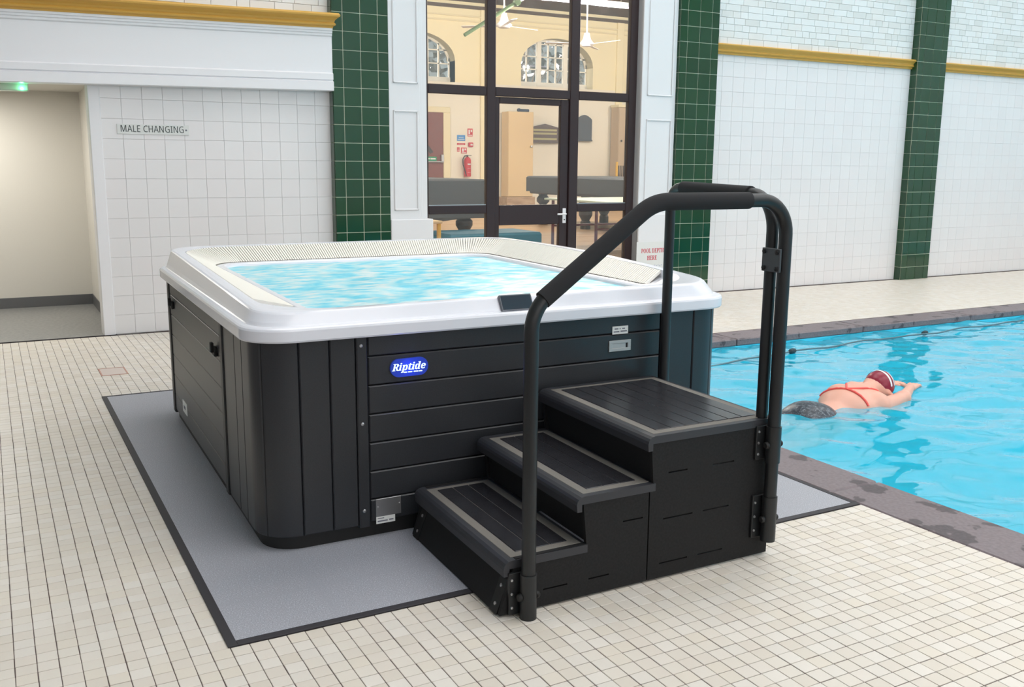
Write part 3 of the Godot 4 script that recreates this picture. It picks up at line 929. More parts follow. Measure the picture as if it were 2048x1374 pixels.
func build_tub() -> void:
	var o := thing("hot_tub", "square white hot tub with charcoal boarded cabinet, full of bubbling water", "hot tub", Vector3(1.29, 0.004, -1.73))
	var q := o.position
	var fin := func(p: Vector3) -> Vector3: return shear(p) - q
	# plinth and core
	var lp := tub_loop(0.055, 0.12)
	var m := MB.new()
	var ring := func(d: float, r: float, y: float) -> Array:
		var out: Array = []
		for p: Vector2 in tub_loop(d, r): out.append(Vector3(p.x, y, p.y))
		return out
	loft(m, [ring.call(0.055, 0.13, 0.004), ring.call(0.055, 0.13, 0.065), ring.call(0.052, 0.13, 0.066), ring.call(0.052, 0.13, 0.79)])
	m.warp(fin)
	put("core", m, M.black, o, "black recessed plinth")
	# cabinet boards
	var d := 0.03
	var fx0 := TX0 + d
	var fx1 := TX1 - d
	var fz := TZ0 - d
	var rz := TZ1 + d
	var R := 0.14
	var ylist := [0.066, 0.154, 0.262, 0.371, 0.479, 0.587, 0.695, 0.79]
	# [start, end] of each horizontally boarded panel, travelling counter-clockwise seen from above with the face on the right of travel
	var panels := [[Vector2(0.648, fz), Vector2(1.957, fz)], [Vector2(fx1, -1.22), Vector2(fx1, -2.28)], [Vector2(1.957, rz), Vector2(0.648, rz)], [Vector2(fx0, -2.63), Vector2(fx0, -1.225)]]
	for p in panels:
		for k in 7:
			m = MB.new()
			strip_board(m, [p[0], (p[0] as Vector2).lerp(p[1], 0.5), p[1]], ylist[k] + 0.0015, ylist[k + 1] - 0.0015, 0.018, 0.0045 if p[0].y == p[1].y else 0.0018)
			m.warp(fin)
			put("skirt_board", m, M.board, o)
	# battens beside the panels
	var battens := [[Vector2(0.603, fz + 0.004), Vector2(0.645, fz + 0.004)], [Vector2(1.96, fz + 0.004), Vector2(1.998, fz + 0.004)], [Vector2(fx0 - 0.006, -1.222), Vector2(fx0 - 0.006, -1.172)], [Vector2(fx0 - 0.006, -2.69), Vector2(fx0 - 0.006, -2.634)]]
	for k in battens.size():
		var bt: Array = battens[k]
		m = MB.new()
		strip_board(m, [bt[0], bt[1]], 0.05, 0.785, 0.02)
		m.warp(fin)
		put("batten", m, M.board if k < 2 else M.board_strip, o)
	# corner boards: polyline round each corner, with joints at arc lengths
	var arc := func(cx: float, cz: float, a0: float) -> Array:
		var out: Array = []
		for k in 15:
			var a := a0 + PI / 2 * k / 14.0
			out.append(Vector2(cx + cos(a) * R, cz - sin(a) * R))
		return out
	var corners := [
		[[Vector2(fx0, -1.17)] + arc.call(fx0 + R, fz - R, PI) + [Vector2(0.601, fz)], [0.0, 0.215, 0.345, 0.535, 0.674, 0.785, 99.0]],
		[[Vector2(2.0, fz)] + arc.call(fx1 - R, fz - R, -PI / 2) + [Vector2(fx1, -1.2)], [0.0, 0.136, 0.25, 0.42, 0.62, 99.0]],
		[[Vector2(fx1, -2.3)] + arc.call(fx1 - R, rz + R, 0.0) + [Vector2(1.98, rz)], [0.0, 0.2, 0.4, 0.6, 99.0]],
		[[Vector2(0.62, rz)] + arc.call(fx0 + R, rz + R, PI / 2) + [Vector2(fx0, -2.692)], [0.0, 0.15, 0.3, 99.0]]]
	for cn in corners:
		for k in cn[1].size() - 1:
			var sub := sub_line(cn[0], cn[1][k] + 0.0012, cn[1][k + 1] - 0.0012)
			if sub.size() < 2: continue
			m = MB.new()
			strip_board(m, sub, 0.058, 0.785, 0.018)
			m.warp(fin)
			put("corner_board", m, M.board, o)
	# screws of the front battens
	for s in [[0.621, 0.738], [0.621, 0.448], [0.621, 0.116], [1.98, 0.735], [1.98, 0.42]]:
		m = MB.new()
		m.lathe([Vector2(0.0065, 0), Vector2(0.0065, 0.002), Vector2(0.004, 0.004), Vector2(0, 0.0045)], Vector3(s[0], s[1], fz + 0.004), Vector3(0, 0, 1), 10)
		m.warp(fin)
		put("screw", m, M.chrome, o)
	# shell
	var loops: Array = []
	var add := func(dd: float, r: float, fy: Callable) -> void:
		var out: Array = []
		for p: Vector2 in tub_loop(dd, r):
			out.append(Vector3(p.x, fy.call(p.x, p.y), p.y))
		loops.append(out)
	var K := func(y: float) -> Callable: return func(_x: float, _z: float) -> float: return y
	var RY := func(dy: float) -> Callable: return func(x: float, z: float) -> float: return rim_y(x, z) + dy
	# share of the channel: none along the front
	var ch := func(z: float) -> float: return clampf((-0.885 - z) / 0.03, 0.0, 1.0)
	add.call(0.05, 0.13, K.call(0.776))
	add.call(0.004, 0.16, K.call(0.772))
	add.call(0.0, 0.16, K.call(0.778))
	add.call(0.0, 0.16, K.call(0.812))
	add.call(0.003, 0.16, K.call(0.819))
	add.call(0.010, 0.158, K.call(0.8235))
	add.call(0.029, 0.15, K.call(0.8245))
	add.call(0.0325, 0.147, K.call(0.828))
	for k in 5:
		var kk := k
		add.call(0.034 + 0.022 * (k + 1) / 5.0, 0.145 + 0.004 * k, func(x: float, z: float) -> float: return lerpf(0.830, rim_y(x, z) - 0.008, (kk + 1) / 5.0))
	add.call(0.0595, 0.17, RY.call(-0.0035))
	add.call(0.067, 0.175, RY.call(-0.0005))
	add.call(0.086, 0.18, RY.call(0.0))
	add.call(0.108, 0.26, func(x: float, z: float) -> float: return rim_y(x, z) - 0.002)
	add.call(0.112, 0.26, func(x: float, z: float) -> float: return rim_y(x, z) - 0.004 - 0.03 * ch.call(z))
	add.call(0.252, 0.16, func(_x: float, z: float) -> float: return lerpf(0.849, 0.822, ch.call(z)))
	add.call(0.255, 0.16, func(_x: float, z: float) -> float: return lerpf(0.849, 0.845, ch.call(z)))
	add.call(0.262, 0.16, K.call(0.847))
	add.call(0.287, 0.14, K.call(0.845))
	add.call(0.298, 0.135, K.call(0.838))
	add.call(0.306, 0.13, K.call(0.815))
	add.call(0.34, 0.12, K.call(0.6))
	add.call(0.40, 0.12, K.call(0.35))
	m = MB.new()
	loft(m, loops)
	m.warp(fin)
	var shell := put("shell", m, M.acrylic, o, "glossy white acrylic rim")
	# floor of the basin
	m = MB.new()
	m.box(Vector3(TX0 + 0.4, 0.33, TZ1 + 0.4), Vector3(TX1 - 0.4, 0.36, TZ0 - 0.4))
	m.warp(fin)
	put("basin_floor", m, M.acrylic, o)
	# overflow grating: slats across the channel on three sides
	var oa := tub_loop(0.113, 0.26)
	var ia := tub_loop(0.250, 0.16)
	var cnt := oa.size()
	m = MB.new()
	var under := MB.new()
	var bands: Array = []
	for bnd in 6: bands.append([])
	for k in cnt:
		var k2 := (k + 1) % cnt
		var span := maxf((oa[k] as Vector2).distance_to(oa[k2]), (ia[k] as Vector2).distance_to(ia[k2]))
		var per := maxi(1, int(round(span / 0.0190)))
		for s in per:
			var t := (s + 0.5) / per
			var po: Vector2 = (oa[k] as Vector2).lerp(oa[k2], t)
			var pi: Vector2 = (ia[k] as Vector2).lerp(ia[k2], t)
			if po.y > -0.905 or pi.y > -0.905: continue
			var yo := rim_y(po.x, po.y) - 0.003
			var yi := 0.849
			var A := Vector3(po.x, yo, po.y)
			var B := Vector3(pi.x, yi, pi.y)
			var dir := (B - A).normalized()
			var side := dir.cross(Vector3.UP).normalized()
			var hw := 0.0050
			var up := side.cross(dir).normalized()
			if up.y < 0: up = -up
			m.quad(A - side * hw, A + side * hw, B + side * hw, B - side * hw, up)
			m.quad(A - side * hw, B - side * hw, B - side * hw - up * 0.014, A - side * hw - up * 0.014, -side)
			m.quad(A + side * hw, B + side * hw, B + side * hw - up * 0.014, A + side * hw - up * 0.014, side)
			for bnd in 6:
				bands[bnd].append(A.lerp(B, (bnd + 0.5) / 6.0) - up * 0.007)
	# order the cross rods along the channel
	for bnd in 6:
		var pts: Array = bands[bnd]
		for i in pts.size() - 1:
			if pts[i].distance_to(pts[i + 1]) < 0.05:
				var e: Vector3 = pts[i + 1] - pts[i]
				var sd := e.cross(Vector3.UP).normalized() * 0.003
				m.quad(pts[i] - sd, pts[i] + sd, pts[i + 1] + sd, pts[i + 1] - sd, Vector3.UP)
				m.quad(pts[i] - sd, pts[i + 1] - sd, pts[i + 1] - sd - Vector3(0, 0.006, 0), pts[i] - sd - Vector3(0, 0.006, 0), -sd.normalized())
				m.quad(pts[i] + sd, pts[i + 1] + sd, pts[i + 1] + sd - Vector3(0, 0.006, 0), pts[i] + sd - Vector3(0, 0.006, 0), sd.normalized())
	m.warp(fin)
	tag(put("overflow_grating", m, M.grating, o, "cream slatted overflow grating"), "", "", "", "stuff")
	# water
	var f1 := FastNoiseLite.new()
	f1.seed = 14; f1.frequency = 2.2; f1.fractal_octaves = 4
	var wx0 := TX0 + 0.29
	var wx1 := TX1 - 0.29
	var wz0 := TZ1 + 0.29
	var wz1 := TZ0 - 0.14
	var n := 90
	var H := func(i: int, j: int) -> float:
		var x := lerpf(wx0, wx1, i / float(n))
		var z := lerpf(wz0, wz1, j / float(n))
		var e := minf(minf(x - wx0, wx1 - x), minf(z - wz0, wz1 - z))
		return 0.829 + 0.014 * clampf(e / 0.2, 0.15, 1.0) * f1.get_noise_2d(x * 0.8, z * 1.4) + 0.004 * clampf(e / 0.3, 0, 1)
	m = MB.new()
	var hs := PackedFloat32Array()
	for i in n + 1:
		for j in n + 1: hs.append(H.call(i, j))
	var sx := (wx1 - wx0) / n
	var sz := (wz1 - wz0) / n
	var ws := n + 1
	for i in n:
		for j in n:
			var pp: Array = []
			var nn: Array = []
			for e in [[0, 0], [1, 0], [1, 1], [0, 1]]:
				var a: int = i + e[0]
				var b: int = j + e[1]
				pp.append(Vector3(wx0 + a * sx, hs[a * ws + b], wz0 + b * sz))
				nn.append(Vector3((hs[maxi(a - 1, 0) * ws + b] - hs[mini(a + 1, n) * ws + b]) / (2 * sx), 1, (hs[a * ws + maxi(b - 1, 0)] - hs[a * ws + mini(b + 1, n)]) / (2 * sz)).normalized())
			m.quads(pp[0], pp[1], pp[2], pp[3], nn[0], nn[1], nn[2], nn[3])
	m.warp(func(p: Vector3) -> Vector3: return shear(p))
	tag(put("tub_water", m, M.tub_water), "pale turquoise frothing water filling the hot tub", "water", "", "stuff")
	# badge
	var bx := Vector3(0.8055, 0.644, fz)
	var badge := MB.new()
	var poly := PackedVector2Array()
	for k in 24:
		var a := TAU * k / 24.0
		poly.append(Vector2(cos(a) * 0.0345 + (0.0405 if cos(a) > 0 else -0.0405), sin(a) * 0.0345))
	badge.prism(poly, bx, Vector3.RIGHT, Vector3.UP, Vector3(0, 0, 0.008))
	badge.warp(fin)
	var bm := mat(c8(30, 58, 150), 0.3)
	bm.emission_enabled = true
	bm.emission = c8(40, 70, 210)
	bm.emission_energy_multiplier = 0.22
	var bo := put("badge", badge, bm, o, "blue backlit oval badge")
	var lm := mat(c8(230, 250, 255), 0.4)
	lm.emission_enabled = true
	lm.emission = c8(205, 230, 255)
	lm.emission_energy_multiplier = 0.9
	var tm := put("badge_lettering", text_mesh("Riptide", 0.036, 0.002, "Droid Serif", true), lm, bo, "white glowing lettering Riptide")
	tm.transform = Transform3D(Basis(Vector3(1, 0, 0), Vector3(0.28, 1, 0), Vector3(0, 0, 1)), shear(bx + Vector3(-0.001, 0.003, 0.0095)) - q)
	m = MB.new()
	for s in [[-0.022, -0.010], [-0.006, 0.010], [0.016, 0.034], [0.037, 0.050]]:
		m.box(bx + Vector3(s[0], -0.0195, 0.0085), bx + Vector3(s[1], -0.0155, 0.0098))
	m.warp(fin)
	put("badge_small_print", m, lm, bo)
	var glow := OmniLight3D.new()
	glow.name = "badge_glow"
	glow.position = shear(bx + Vector3(0, 0, 0.03)) - q
	glow.light_color = c8(70, 90, 255)
	glow.light_energy = 0.004
	glow.light_size = 0.03
	glow.omni_range = 3.0
	glow.shadow_enabled = true
	o.add_child(glow)
	# rating plate and sticker below
	var pl := solid("rating_plate", fin.call(Vector3(0.667, 0.083, fz)), fin.call(Vector3(0.767, 0.152, fz + 0.003)), M.steel, o, 0.0008)
	for s in [[0.674, 0.121], [0.760, 0.124]]:
		m = MB.new()
		m.lathe([Vector2(0.004, 0), Vector2(0.003, 0.002), Vector2(0, 0.0025)], fin.call(Vector3(s[0], s[1], fz + 0.003)), Vector3(0, 0, 1), 8)
		put("rivet", m, M.chrome, pl)
	var st := solid("sticker", fin.call(Vector3(0.667, 0.056, fz + 0.001)), fin.call(Vector3(0.742, 0.083, fz + 0.003)), M.paper, o)
	m = MB.new()
	m.box(fin.call(Vector3(0.672, 0.075, fz + 0.003)), fin.call(Vector3(0.698, 0.078, fz + 0.0036)))
	m.box(fin.call(Vector3(0.672, 0.063, fz + 0.003)), fin.call(Vector3(0.712, 0.068, fz + 0.0036)))
	m.box(fin.call(Vector3(0.718, 0.064, fz + 0.003)), fin.call(Vector3(0.735, 0.069, fz + 0.0036)))
	put("print", m, M.print_grey, st)
	# notice and pull handle on the right of the panel
	st = solid("sticker", fin.call(Vector3(1.710, 0.694, fz)), fin.call(Vector3(1.788, 0.727, fz + 0.003)), M.paper, o)
	m = MB.new()
	for s in [[1.720, 1.739, 0.714], [1.745, 1.750, 0.714], [1.758, 1.772, 0.714], [1.716, 1.744, 0.702], [1.750, 1.782, 0.703]]:
		m.box(fin.call(Vector3(s[0], s[2], fz + 0.003)), fin.call(Vector3(s[1], s[2] + 0.005, fz + 0.0036)))
	put("print", m, M.print_grey, st)
	var hd := MB.new()
	for s in [[1.694, 0.622, 1.804, 0.635], [1.694, 0.655, 1.804, 0.668], [1.694, 0.635, 1.71, 0.655], [1.788, 0.635, 1.804, 0.655]]:
		hd.box(fin.call(Vector3(s[0], s[1], fz)), fin.call(Vector3(s[2], s[3], fz + 0.005)), 0.001)
	hd.box(fin.call(Vector3(1.71, 0.635, fz)), fin.call(Vector3(1.779, 0.655, fz + 0.0022)))
	var handle := put("pull_handle", hd, mat(c8(176, 178, 178), 0.45, 0.4), o, "grey recessed pull handle")
	solid("finger_hole", fin.call(Vector3(1.779, 0.635, fz)), fin.call(Vector3(1.788, 0.655, fz + 0.001)), M.black, handle)
	# latches and sticker on the left panel
	for s in [[-1.325, 0.628], [-2.52, 0.66]]:
		m = MB.new()
		m.box(Vector3(fx0 - 0.014, s[1] - 0.028, s[0] - 0.022), Vector3(fx0, s[1] + 0.012, s[0] + 0.022), 0.003)
		m.box(Vector3(fx0 - 0.026, s[1] - 0.012, s[0] - 0.012), Vector3(fx0 - 0.012, s[1] + 0.03, s[0] + 0.012), 0.003)
		m.warp(fin)
		put("latch", m, M.black, o, "black panel latch")
	m = MB.new()
	m.box(Vector3(fx0 - 0.003, 0.125, -2.36), Vector3(fx0, 0.185, -2.23))
	m.warp(fin)
	st = put("sticker", m, M.paper, o)
	m = MB.new()
	m.box(Vector3(fx0 - 0.0042, 0.147, -2.32), Vector3(fx0 - 0.003, 0.163, -2.27))
	m.warp(fin)
	put("print", m, M.print_grey, st)
	# control panel on the front slope
	var sl := Vector3(0, 0.04, -0.022).normalized()
	var ctx := Transform3D(Basis(Vector3.RIGHT, sl, Vector3.RIGHT.cross(sl).normalized()), shear(Vector3(1.262, 0.852, TZ0 - 0.043)) - q)
	m = MB.new()
	m.box(Vector3(-0.072, -0.034, -0.008), Vector3(0.072, 0.034, 0.008), 0.003, ctx)
	var cp := put("control_panel", m, mat(c8(120, 122, 128), 0.2, 0.6), o, "black glass control panel")
	m = MB.new()
	m.box(Vector3(-0.066, -0.029, 0.007), Vector3(0.066, 0.029, 0.0095), 0.001, ctx)
	put("display", m, mat(c8(44, 46, 56), 0.04, 0.0, 0.8), cp)

# ---------- steps with rails ----------
func fillet(pts: Array, radii: Array, n := 8) -> Array:
	var out: Array = [pts[0]]
	for i in range(1, pts.size() - 1):
		var a: Vector3 = (pts[i - 1] - pts[i]).normalized()
		var b: Vector3 = (pts[i + 1] - pts[i]).normalized()
		var ang := a.angle_to(b)
		var r: float = radii[i]
		var t := r / tan(ang / 2)
		var p0: Vector3 = pts[i] + a * t
		var p1: Vector3 = pts[i] + b * t
		var ctr: Vector3 = pts[i] + (a + b).normalized() * (r / sin(ang / 2))
		for k in n + 1:
			var d := (p0 - ctr).normalized().slerp((p1 - ctr).normalized(), k / float(n))
			out.append(ctr + d * r)
	out.append(pts[pts.size() - 1])
	return out

func slot_panel(m: MB, outline: Array, slots: Array, z0: float, z1: float) -> void:
	# panel in bands of constant outline: outline = [[y0, y1, x0 at y0, x0 at y1, x1]], slots = [[y, xa, xb]] of 5 mm height
	for b in outline:
		var ys: Array = [b[0]]
		var cuts: Array = []
		for s in slots:
			if s[0] > b[0] and s[0] < b[1]: cuts.append(s)
		cuts.sort_custom(func(p, q): return p[0] < q[0])
		var rows: Array = []
		var y: float = b[0]
		var i := 0
		while i < cuts.size():
			rows.append([y, cuts[i][0] - 0.0025, []])
			var here: Array = [cuts[i]]
			while i + 1 < cuts.size() and absf(cuts[i + 1][0] - cuts[i][0]) < 0.001:
				i += 1
				here.append(cuts[i])
			here.sort_custom(func(p, q): return p[1] < q[1])
			rows.append([cuts[i][0] - 0.0025, cuts[i][0] + 0.0025, here])
			y = cuts[i][0] + 0.0025
			i += 1
		rows.append([y, b[1], []])
		for r in rows:
			if r[1] - r[0] < 0.0005: continue
			var xa0: float = lerpf(b[2], b[3], (r[0] - b[0]) / (b[1] - b[0]))
			var xa1: float = lerpf(b[2], b[3], (r[1] - b[0]) / (b[1] - b[0]))
			var segs: Array = []
			var x := -1.0
			for s in r[2]:
				segs.append([x, s[1]])
				x = s[2]
			segs.append([x, b[4]])
			for s in segs:
				var l0: float = xa0 if s[0] < 0 else s[0]
				var l1: float = xa1 if s[0] < 0 else s[0]
				m.prism(PackedVector2Array([Vector2(l0, r[0]), Vector2(s[1], r[0]), Vector2(s[1], r[1]), Vector2(l1, r[1])]), Vector3(0, 0, z0), Vector3.RIGHT, Vector3.UP, Vector3(0, 0, z1 - z0))

func build_steps() -> void:
	var o := thing("spa_steps", "black three-tread spa steps with handrails standing against the hot tub", "steps", Vector3(1.33, 0.0, -0.18))
	var q := o.position
	var fin := func(p: Vector3) -> Vector3: return Vector3(p.x + 0.03 * (0.2 - p.z), p.y, p.z) - q
	var zn := 0.2
	var zr := -0.548
	# side panels: [y0,y1,x at y0,x at y1,x1]
	var low := [[0.007, 0.165, 0.775, 0.825, 1.332], [0.165, 0.185, 0.83, 0.83, 1.332], [0.185, 0.325, 1.09, 1.075, 1.332]]
	var high := [[0.007, 0.165, 1.337, 1.337, 1.868], [0.165, 0.33, 1.337, 1.337, 1.868], [0.33, 0.485, 1.35, 1.337, 1.868]]
	var slots_low := [[0.062, 0.93, 1.02], [0.062, 1.10, 1.18], [0.235, 1.23, 1.31]]
	var slots_high := [[0.058, 1.385, 1.505], [0.058, 1.55, 1.66], [0.215, 1.395, 1.52], [0.215, 1.565, 1.68], [0.375, 1.41, 1.49], [0.375, 1.60, 1.695]]
	for zz in [[zn - 0.016, zn], [zr, zr + 0.016]]:
		var m := MB.new()
		slot_panel(m, low, slots_low, zz[0], zz[1])
		m.warp(fin)
		put("side_panel", m, M.step_side, o)
		m = MB.new()
		slot_panel(m, high, slots_high, zz[0], zz[1])
		m.warp(fin)
		put("side_panel", m, M.step_side, o)
	# treads: moulded tops with rounded nose
	for t in [[0.786, 1.092, 0.183], [1.048, 1.356, 0.347], [1.320, 1.872, 0.510]]:
		var x0: float = t[0]
		var x1: float = t[1]
		var y: float = t[2]
		var prof := [Vector2(x1, y - 0.026), Vector2(x1, y), Vector2(x0 + 0.03, y), Vector2(x0 + 0.018, y - 0.002), Vector2(x0 + 0.008, y - 0.008), Vector2(x0 + 0.002, y - 0.016), Vector2(x0, y - 0.026), Vector2(x0 + 0.002, y - 0.05), Vector2(x0 + 0.02, y - 0.05), Vector2(x0 + 0.02, y - 0.026)]
		var m := MB.new()
		m.prism(PackedVector2Array(prof), Vector3(0, 0, zr - 0.002), Vector3.RIGHT, Vector3.UP, Vector3(0, 0, zn - zr + 0.006))
		m.warp(fin)
		var tr := put("tread", m, M.step_edge, o)
		# grey grit border
		m = MB.new()
		m.box(Vector3(x0 + 0.036, y - 0.002, zr + 0.032), Vector3(x1 - 0.012, y + 0.0012, zn - 0.02), 0.001)
		m.warp(fin)
		put("grit_border", m, M.step_border, tr, "worn grey grit border")
		# rubber pads, ribbed lengthwise
		var n := 7 if x1 - x0 > 0.4 else 3
		var a := x0 + 0.067
		var b := x1 - 0.045
		for k in n:
			m = MB.new()
			m.box(Vector3(lerpf(a, b, k / float(n)) + 0.0012, y, zr + 0.06), Vector3(lerpf(a, b, (k + 1) / float(n)) - 0.0012, y + 0.0035, zn - 0.05), 0.0015)
			m.warp(fin)
			put("rubber_strip", m, M.tread, tr)
	# risers: slanted boards set back under the noses
	for r in [[0.772, 0.007, 0.816, 0.118, 0.0], [1.10, 0.184, 1.09, 0.30, 0.012], [1.36, 0.345, 1.345, 0.46, 0.012]]:
		var m := MB.new()
		var dx := 0.016
		m.prism(PackedVector2Array([Vector2(r[0], r[1]), Vector2(r[0] + dx, r[1]), Vector2(r[2] + dx, r[3]), Vector2(r[2], r[3])]), Vector3(0, 0, zr + 0.016), Vector3.RIGHT, Vector3.UP, Vector3(0, 0, zn - zr - 0.032))
		m.warp(fin)
		put("riser", m, M.step_side, o)
	# brackets and rivets at the foot of the first step
	for zz: float in [zn - 0.016, zr + 0.016]:
		var s := 1.0 if zz > 0 else -1.0
		var m := MB.new()
		m.prism(PackedVector2Array([Vector2(0.770, 0.006), Vector2(0.774, 0.006), Vector2(0.816, 0.115), Vector2(0.812, 0.115)]), Vector3(0, 0, zz - 0.05 * s), Vector3.RIGHT, Vector3.UP, Vector3(0, 0, 0.05 * s))
		m.warp(fin)
		var br := put("corner_plate", m, M.black, o)
		for h: float in [0.032, 0.088]:
			m = MB.new()
			m.lathe([Vector2(0.0065, 0), Vector2(0.006, 0.003), Vector2(0, 0.004)], Vector3(0.768 + h * 0.385, h, zz - 0.025 * s), Vector3(-0.93, 0.36, 0), 8)
			m.warp(fin)
			put("rivet", m, M.chrome, br)
	# near handrail
	var rx := 0.856
	var rz := 0.236
	var path := fillet([Vector3(rx, 0.006, rz), Vector3(rx, 0.965, rz), Vector3(1.285, 1.272, rz), Vector3(1.837, 1.272, rz), Vector3(1.837, 0.08, rz)], [0, 0.13, 0.17, 0.115, 0], 10)
	var loc := func(pp: Array) -> Array:
		var out: Array = []
		for p: Vector3 in pp: out.append(p - q)
		return out
	var mm := MB.new()
	mm.tube(loc.call(path), 0.0225, 18)
	var rail := put("handrail", mm, M.rail, o, "black tubular handrail")
	# foam grip from the lower bend to most of the top
	var g0 := Vector3(rx, 0.965, rz).lerp(Vector3(1.285, 1.272, rz), 0.085)
	var grip := fillet([g0, Vector3(1.285, 1.272, rz), Vector3(1.665, 1.272, rz)], [0, 0.17, 0], 10)
	mm = MB.new()
	mm.tube(loc.call(grip), 0.0275, 18)
	put("foam_grip", mm, M.foam, rail, "matt black foam grip")
	# sockets with bolts
	for s in [[rx, 0.0, 0.145], [1.837, 0.07, 0.235], [1.837, 0.36, 0.49]]:
		mm = MB.new()
		mm.tube(loc.call([Vector3(s[0], s[1], rz), Vector3(s[0], s[2], rz)]), 0.0265, 18)
		mm.box(Vector3(s[0] - 0.055, s[1] + 0.008, zn) - q, Vector3(s[0] + 0.02, s[2], zn + 0.012) - q, 0.002)
		var so := put("rail_socket", mm, M.rail, rail)
		for k in 3:
			mm = MB.new()
			mm.lathe([Vector2(0.005, 0), Vector2(0.004, 0.003), Vector2(0, 0.0035)], Vector3(s[0] - 0.045, lerpf(s[1], s[2], (k + 0.7) / 3.2), zn + 0.012) - q, Vector3(0, 0, 1), 8)
			put("rivet", mm, M.chrome, so)
		for sd: float in [-1.0, 1.0]:
			mm = MB.new()
			mm.lathe([Vector2(0.013, 0), Vector2(0.013, 0.006), Vector2(0.010, 0.012), Vector2(0, 0.014)], Vector3(s[0] + sd * 0.0255, lerpf(s[1], s[2], 0.5), rz) - q, Vector3(sd, 0, 0), 10)
			put("bolt", mm, M.black, so)
	# guard rail across the back of the platform
	var A := Vector3(1.832, 0.08, 0.178)
	var B := Vector3(1.832, 1.285, 0.178)
	var C := Vector3(1.925, 1.297, -0.505)
	var D := Vector3(1.925, 0.02, -0.505)
	var gp := fillet([A, B, C, D], [0, 0.12, 0.075, 0], 10)
	mm = MB.new()
	mm.tube(loc.call(gp), 0.0205, 16)
	var guard := put("guard_rail", mm, M.rail, o, "black guard rail behind the top tread")
	mm = MB.new()
	mm.tube(loc.call([B.lerp(C, 0.20), B.lerp(C, 0.86)]), 0.0265, 18)
	put("foam_grip", mm, M.foam, guard, "matt black foam grip")
	# plate joining the two uprights
	mm = MB.new()
	mm.box(Vector3(1.802, 1.03, 0.165) - q, Vector3(1.812, 1.11, 0.25) - q, 0.002)
	var plate := put("joining_plate", mm, mat(c8(66, 70, 74), 0.4), guard)
	for s in [[1.042, 0.178], [1.098, 0.178], [1.042, 0.238], [1.098, 0.238]]:
		mm = MB.new()
		mm.lathe([Vector2(0.008, 0), Vector2(0.008, 0.005), Vector2(0, 0.008)], Vector3(1.802, s[0], s[1]) - q, Vector3(-1, 0, 0), 8)
		put("bolt", mm, M.black, plate)

# ---------- the room behind the glass ----------
const RF := 0.3
const RZ := -20.0

